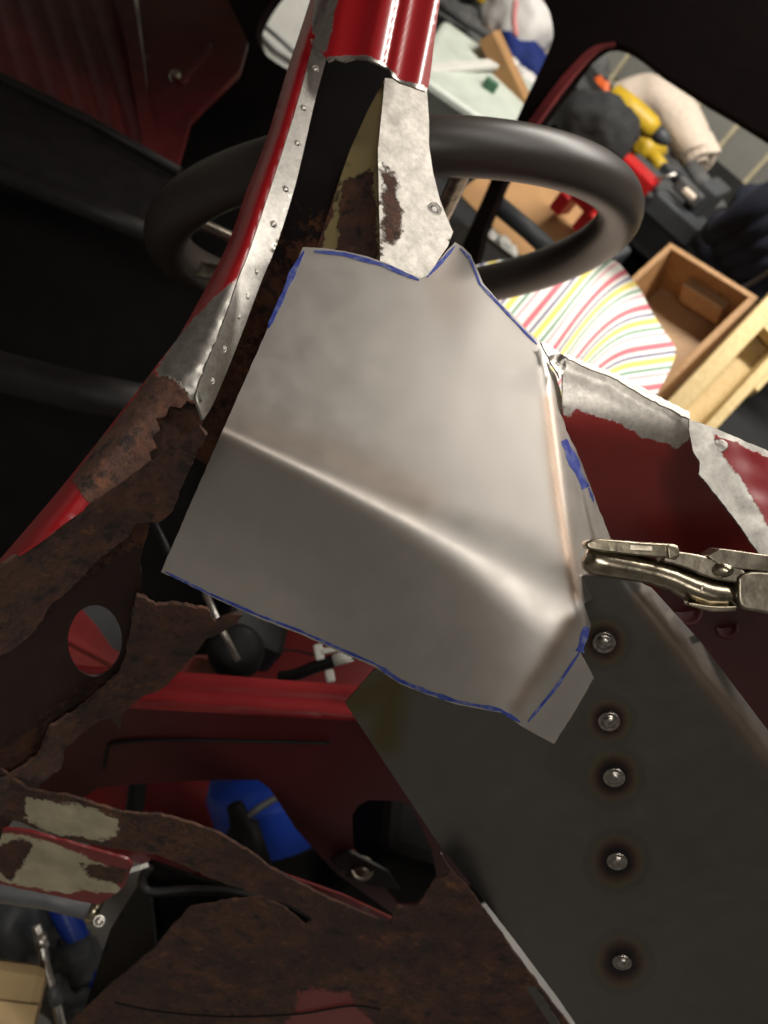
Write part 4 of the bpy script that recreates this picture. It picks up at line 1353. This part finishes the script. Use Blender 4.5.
can((296, 848), 1.12, 0.085, 0.24, (CYA * 0.95 - CXA * 0.25 - FWD * 0.25), 'blue_canister', 'blue plastic canister with a broad black band in the engine bay', (m_blue, m_rubber), 'canister')
dk = empty('ignition_coil', P(245, 850, 0.95), 'black ignition coil with lead in front of the blue canister', 'coil')
lathe('coil_body', [(0.016, -0.04), (0.018, -0.035), (0.018, 0.02), (0.012, 0.024), (0.009, 0.045), (0.005, 0.047)], m_rubber, dk, P(248, 845, 0.95), frame(CYA * 0.9 - CXA * 0.3, CXA), 16)
tube('coil_lead', spline3([P(236, 826, 0.95), P(250, 815, 0.95), P(262, 806, 0.96), P(280, 796, 0.97)], 4), 0.004, m_greyrod, dk)
tag(tube('black_heater_hose', spline3([P(138, 770, 1.0), P(136, 800, 1.0), P(130, 830, 1.0)], 4), 0.010, m_rubber), 'black heater hose against the red lower wing', 'hose')
# bits on the red wing top
rc = empty('radiator_cap', P(236, 655, 0.93), 'round black cap with chrome rod beside the red cross rail', 'cap')
cc = P(236, 652, 0.92)
lathe('cap_body', [(0.026, -0.012), (0.029, -0.004), (0.029, 0.006), (0.022, 0.012), (0.005, 0.013)], m_rubber, rc, cc, frame(CAM - cc, CXA), 24)
tube('chrome_rod', [P(205, 592, 0.88), P(222, 630, 0.88), P(238, 660, 0.885)], 0.0032, m_spot, rc)
tag(box('black_relay_box', P(250, 636, 0.97), (0.07, 0.05, 0.05), m_rubber, None, 0.4, 0.008), 'black relay box behind the round black cap', 'relay')
lead = empty('battery_lead', P(310, 666, 0.90), 'black cable with white plastic connector on the red wing', 'cable')
tube('cable', spline3([P(280, 677, 0.90), P(295, 675, 0.895), P(312, 668, 0.89), P(336, 660, 0.885), P(360, 650, 0.88)], 5), 0.0062, m_rubber, lead)
tube('sleeve', [P(334, 660, 0.884), P(352, 655, 0.882)], 0.0064, m_white, lead)
for x, y, sx, sy in ((319, 652, 0.009, 0.016), (330, 676, 0.009, 0.013), (330, 650, 0.018, 0.006)):
    box('connector_lug', P(x, y, 0.885), (sx, sy, 0.008), m_white, lead, M3=frame(CAM - P(x, y, 0.885), CXA + CYA * 0.2), bev=0.002)
tag(tube('thin_wire', spline3([P(262, 652, 0.95), P(290, 650, 0.95), P(318, 656, 0.95)], 4), 0.0012, m_rubber), 'thin black wire lying on the red wing', 'wire')

# on the floor under the engine bay
c = onz(-44, 1036, 0.42)
cbf = empty('tan_cardboard_box', (c.x, c.y, 0), 'tan cardboard box on the garage floor under the car', 'box')
p = P(-10, 1010, 0.85)
ct = onz(-44, 1036, 0.42)
box('box_shell', (ct.x, ct.y, 0.21), (0.13, 0.13, 0.42), m_tan, cbf, 0.5, 0.012)
box('box_flap', (ct.x, ct.y, 0.423), (0.12, 0.058, 0.004), m_tan, cbf, 0.5, 0.001)
gb = empty('brake_hose', P(45, 950, 0.85), 'silver braided brake hose beside the tan cardboard', 'hose')
tube('hose_body', spline3([P(36, 925, 0.86), P(42, 945, 0.855), P(46, 968, 0.85), P(54, 995, 0.85), P(62, 1030, 0.85)], 5), 0.0045, m_spot, gb)
tube('hose_nut', [P(40, 934, 0.857), P(43, 948, 0.854)], 0.0065, m_spot, gb, 6)
tube('hose_nut', [P(52, 985, 0.85), P(57, 1004, 0.85)], 0.0068, m_greyrod, gb, 6)
can((78, 942), 0.98, 0.014, 0.12, (CYA * 0.9 - CXA * 0.42), 'spray_can', 'small blue spray can beside the black battery tray', (m_blue, m_blue), 'can')
bl = empty('engine_block', P(30, 930, 1.0), 'greasy grey engine casting under the grey pipe', 'engine')
for k, (x, y, s) in enumerate(((12, 935, 0.05), (30, 960, 0.04), (66, 985, 0.035), (8, 965, 0.04), (72, 960, 0.03))):
    blob('casting_lump', P(x, y, 0.97), (s, s, s * 0.8), m_greycl if k % 2 else m_toolgrey, bl, 0.5, 6, 20.0 + k, 3)
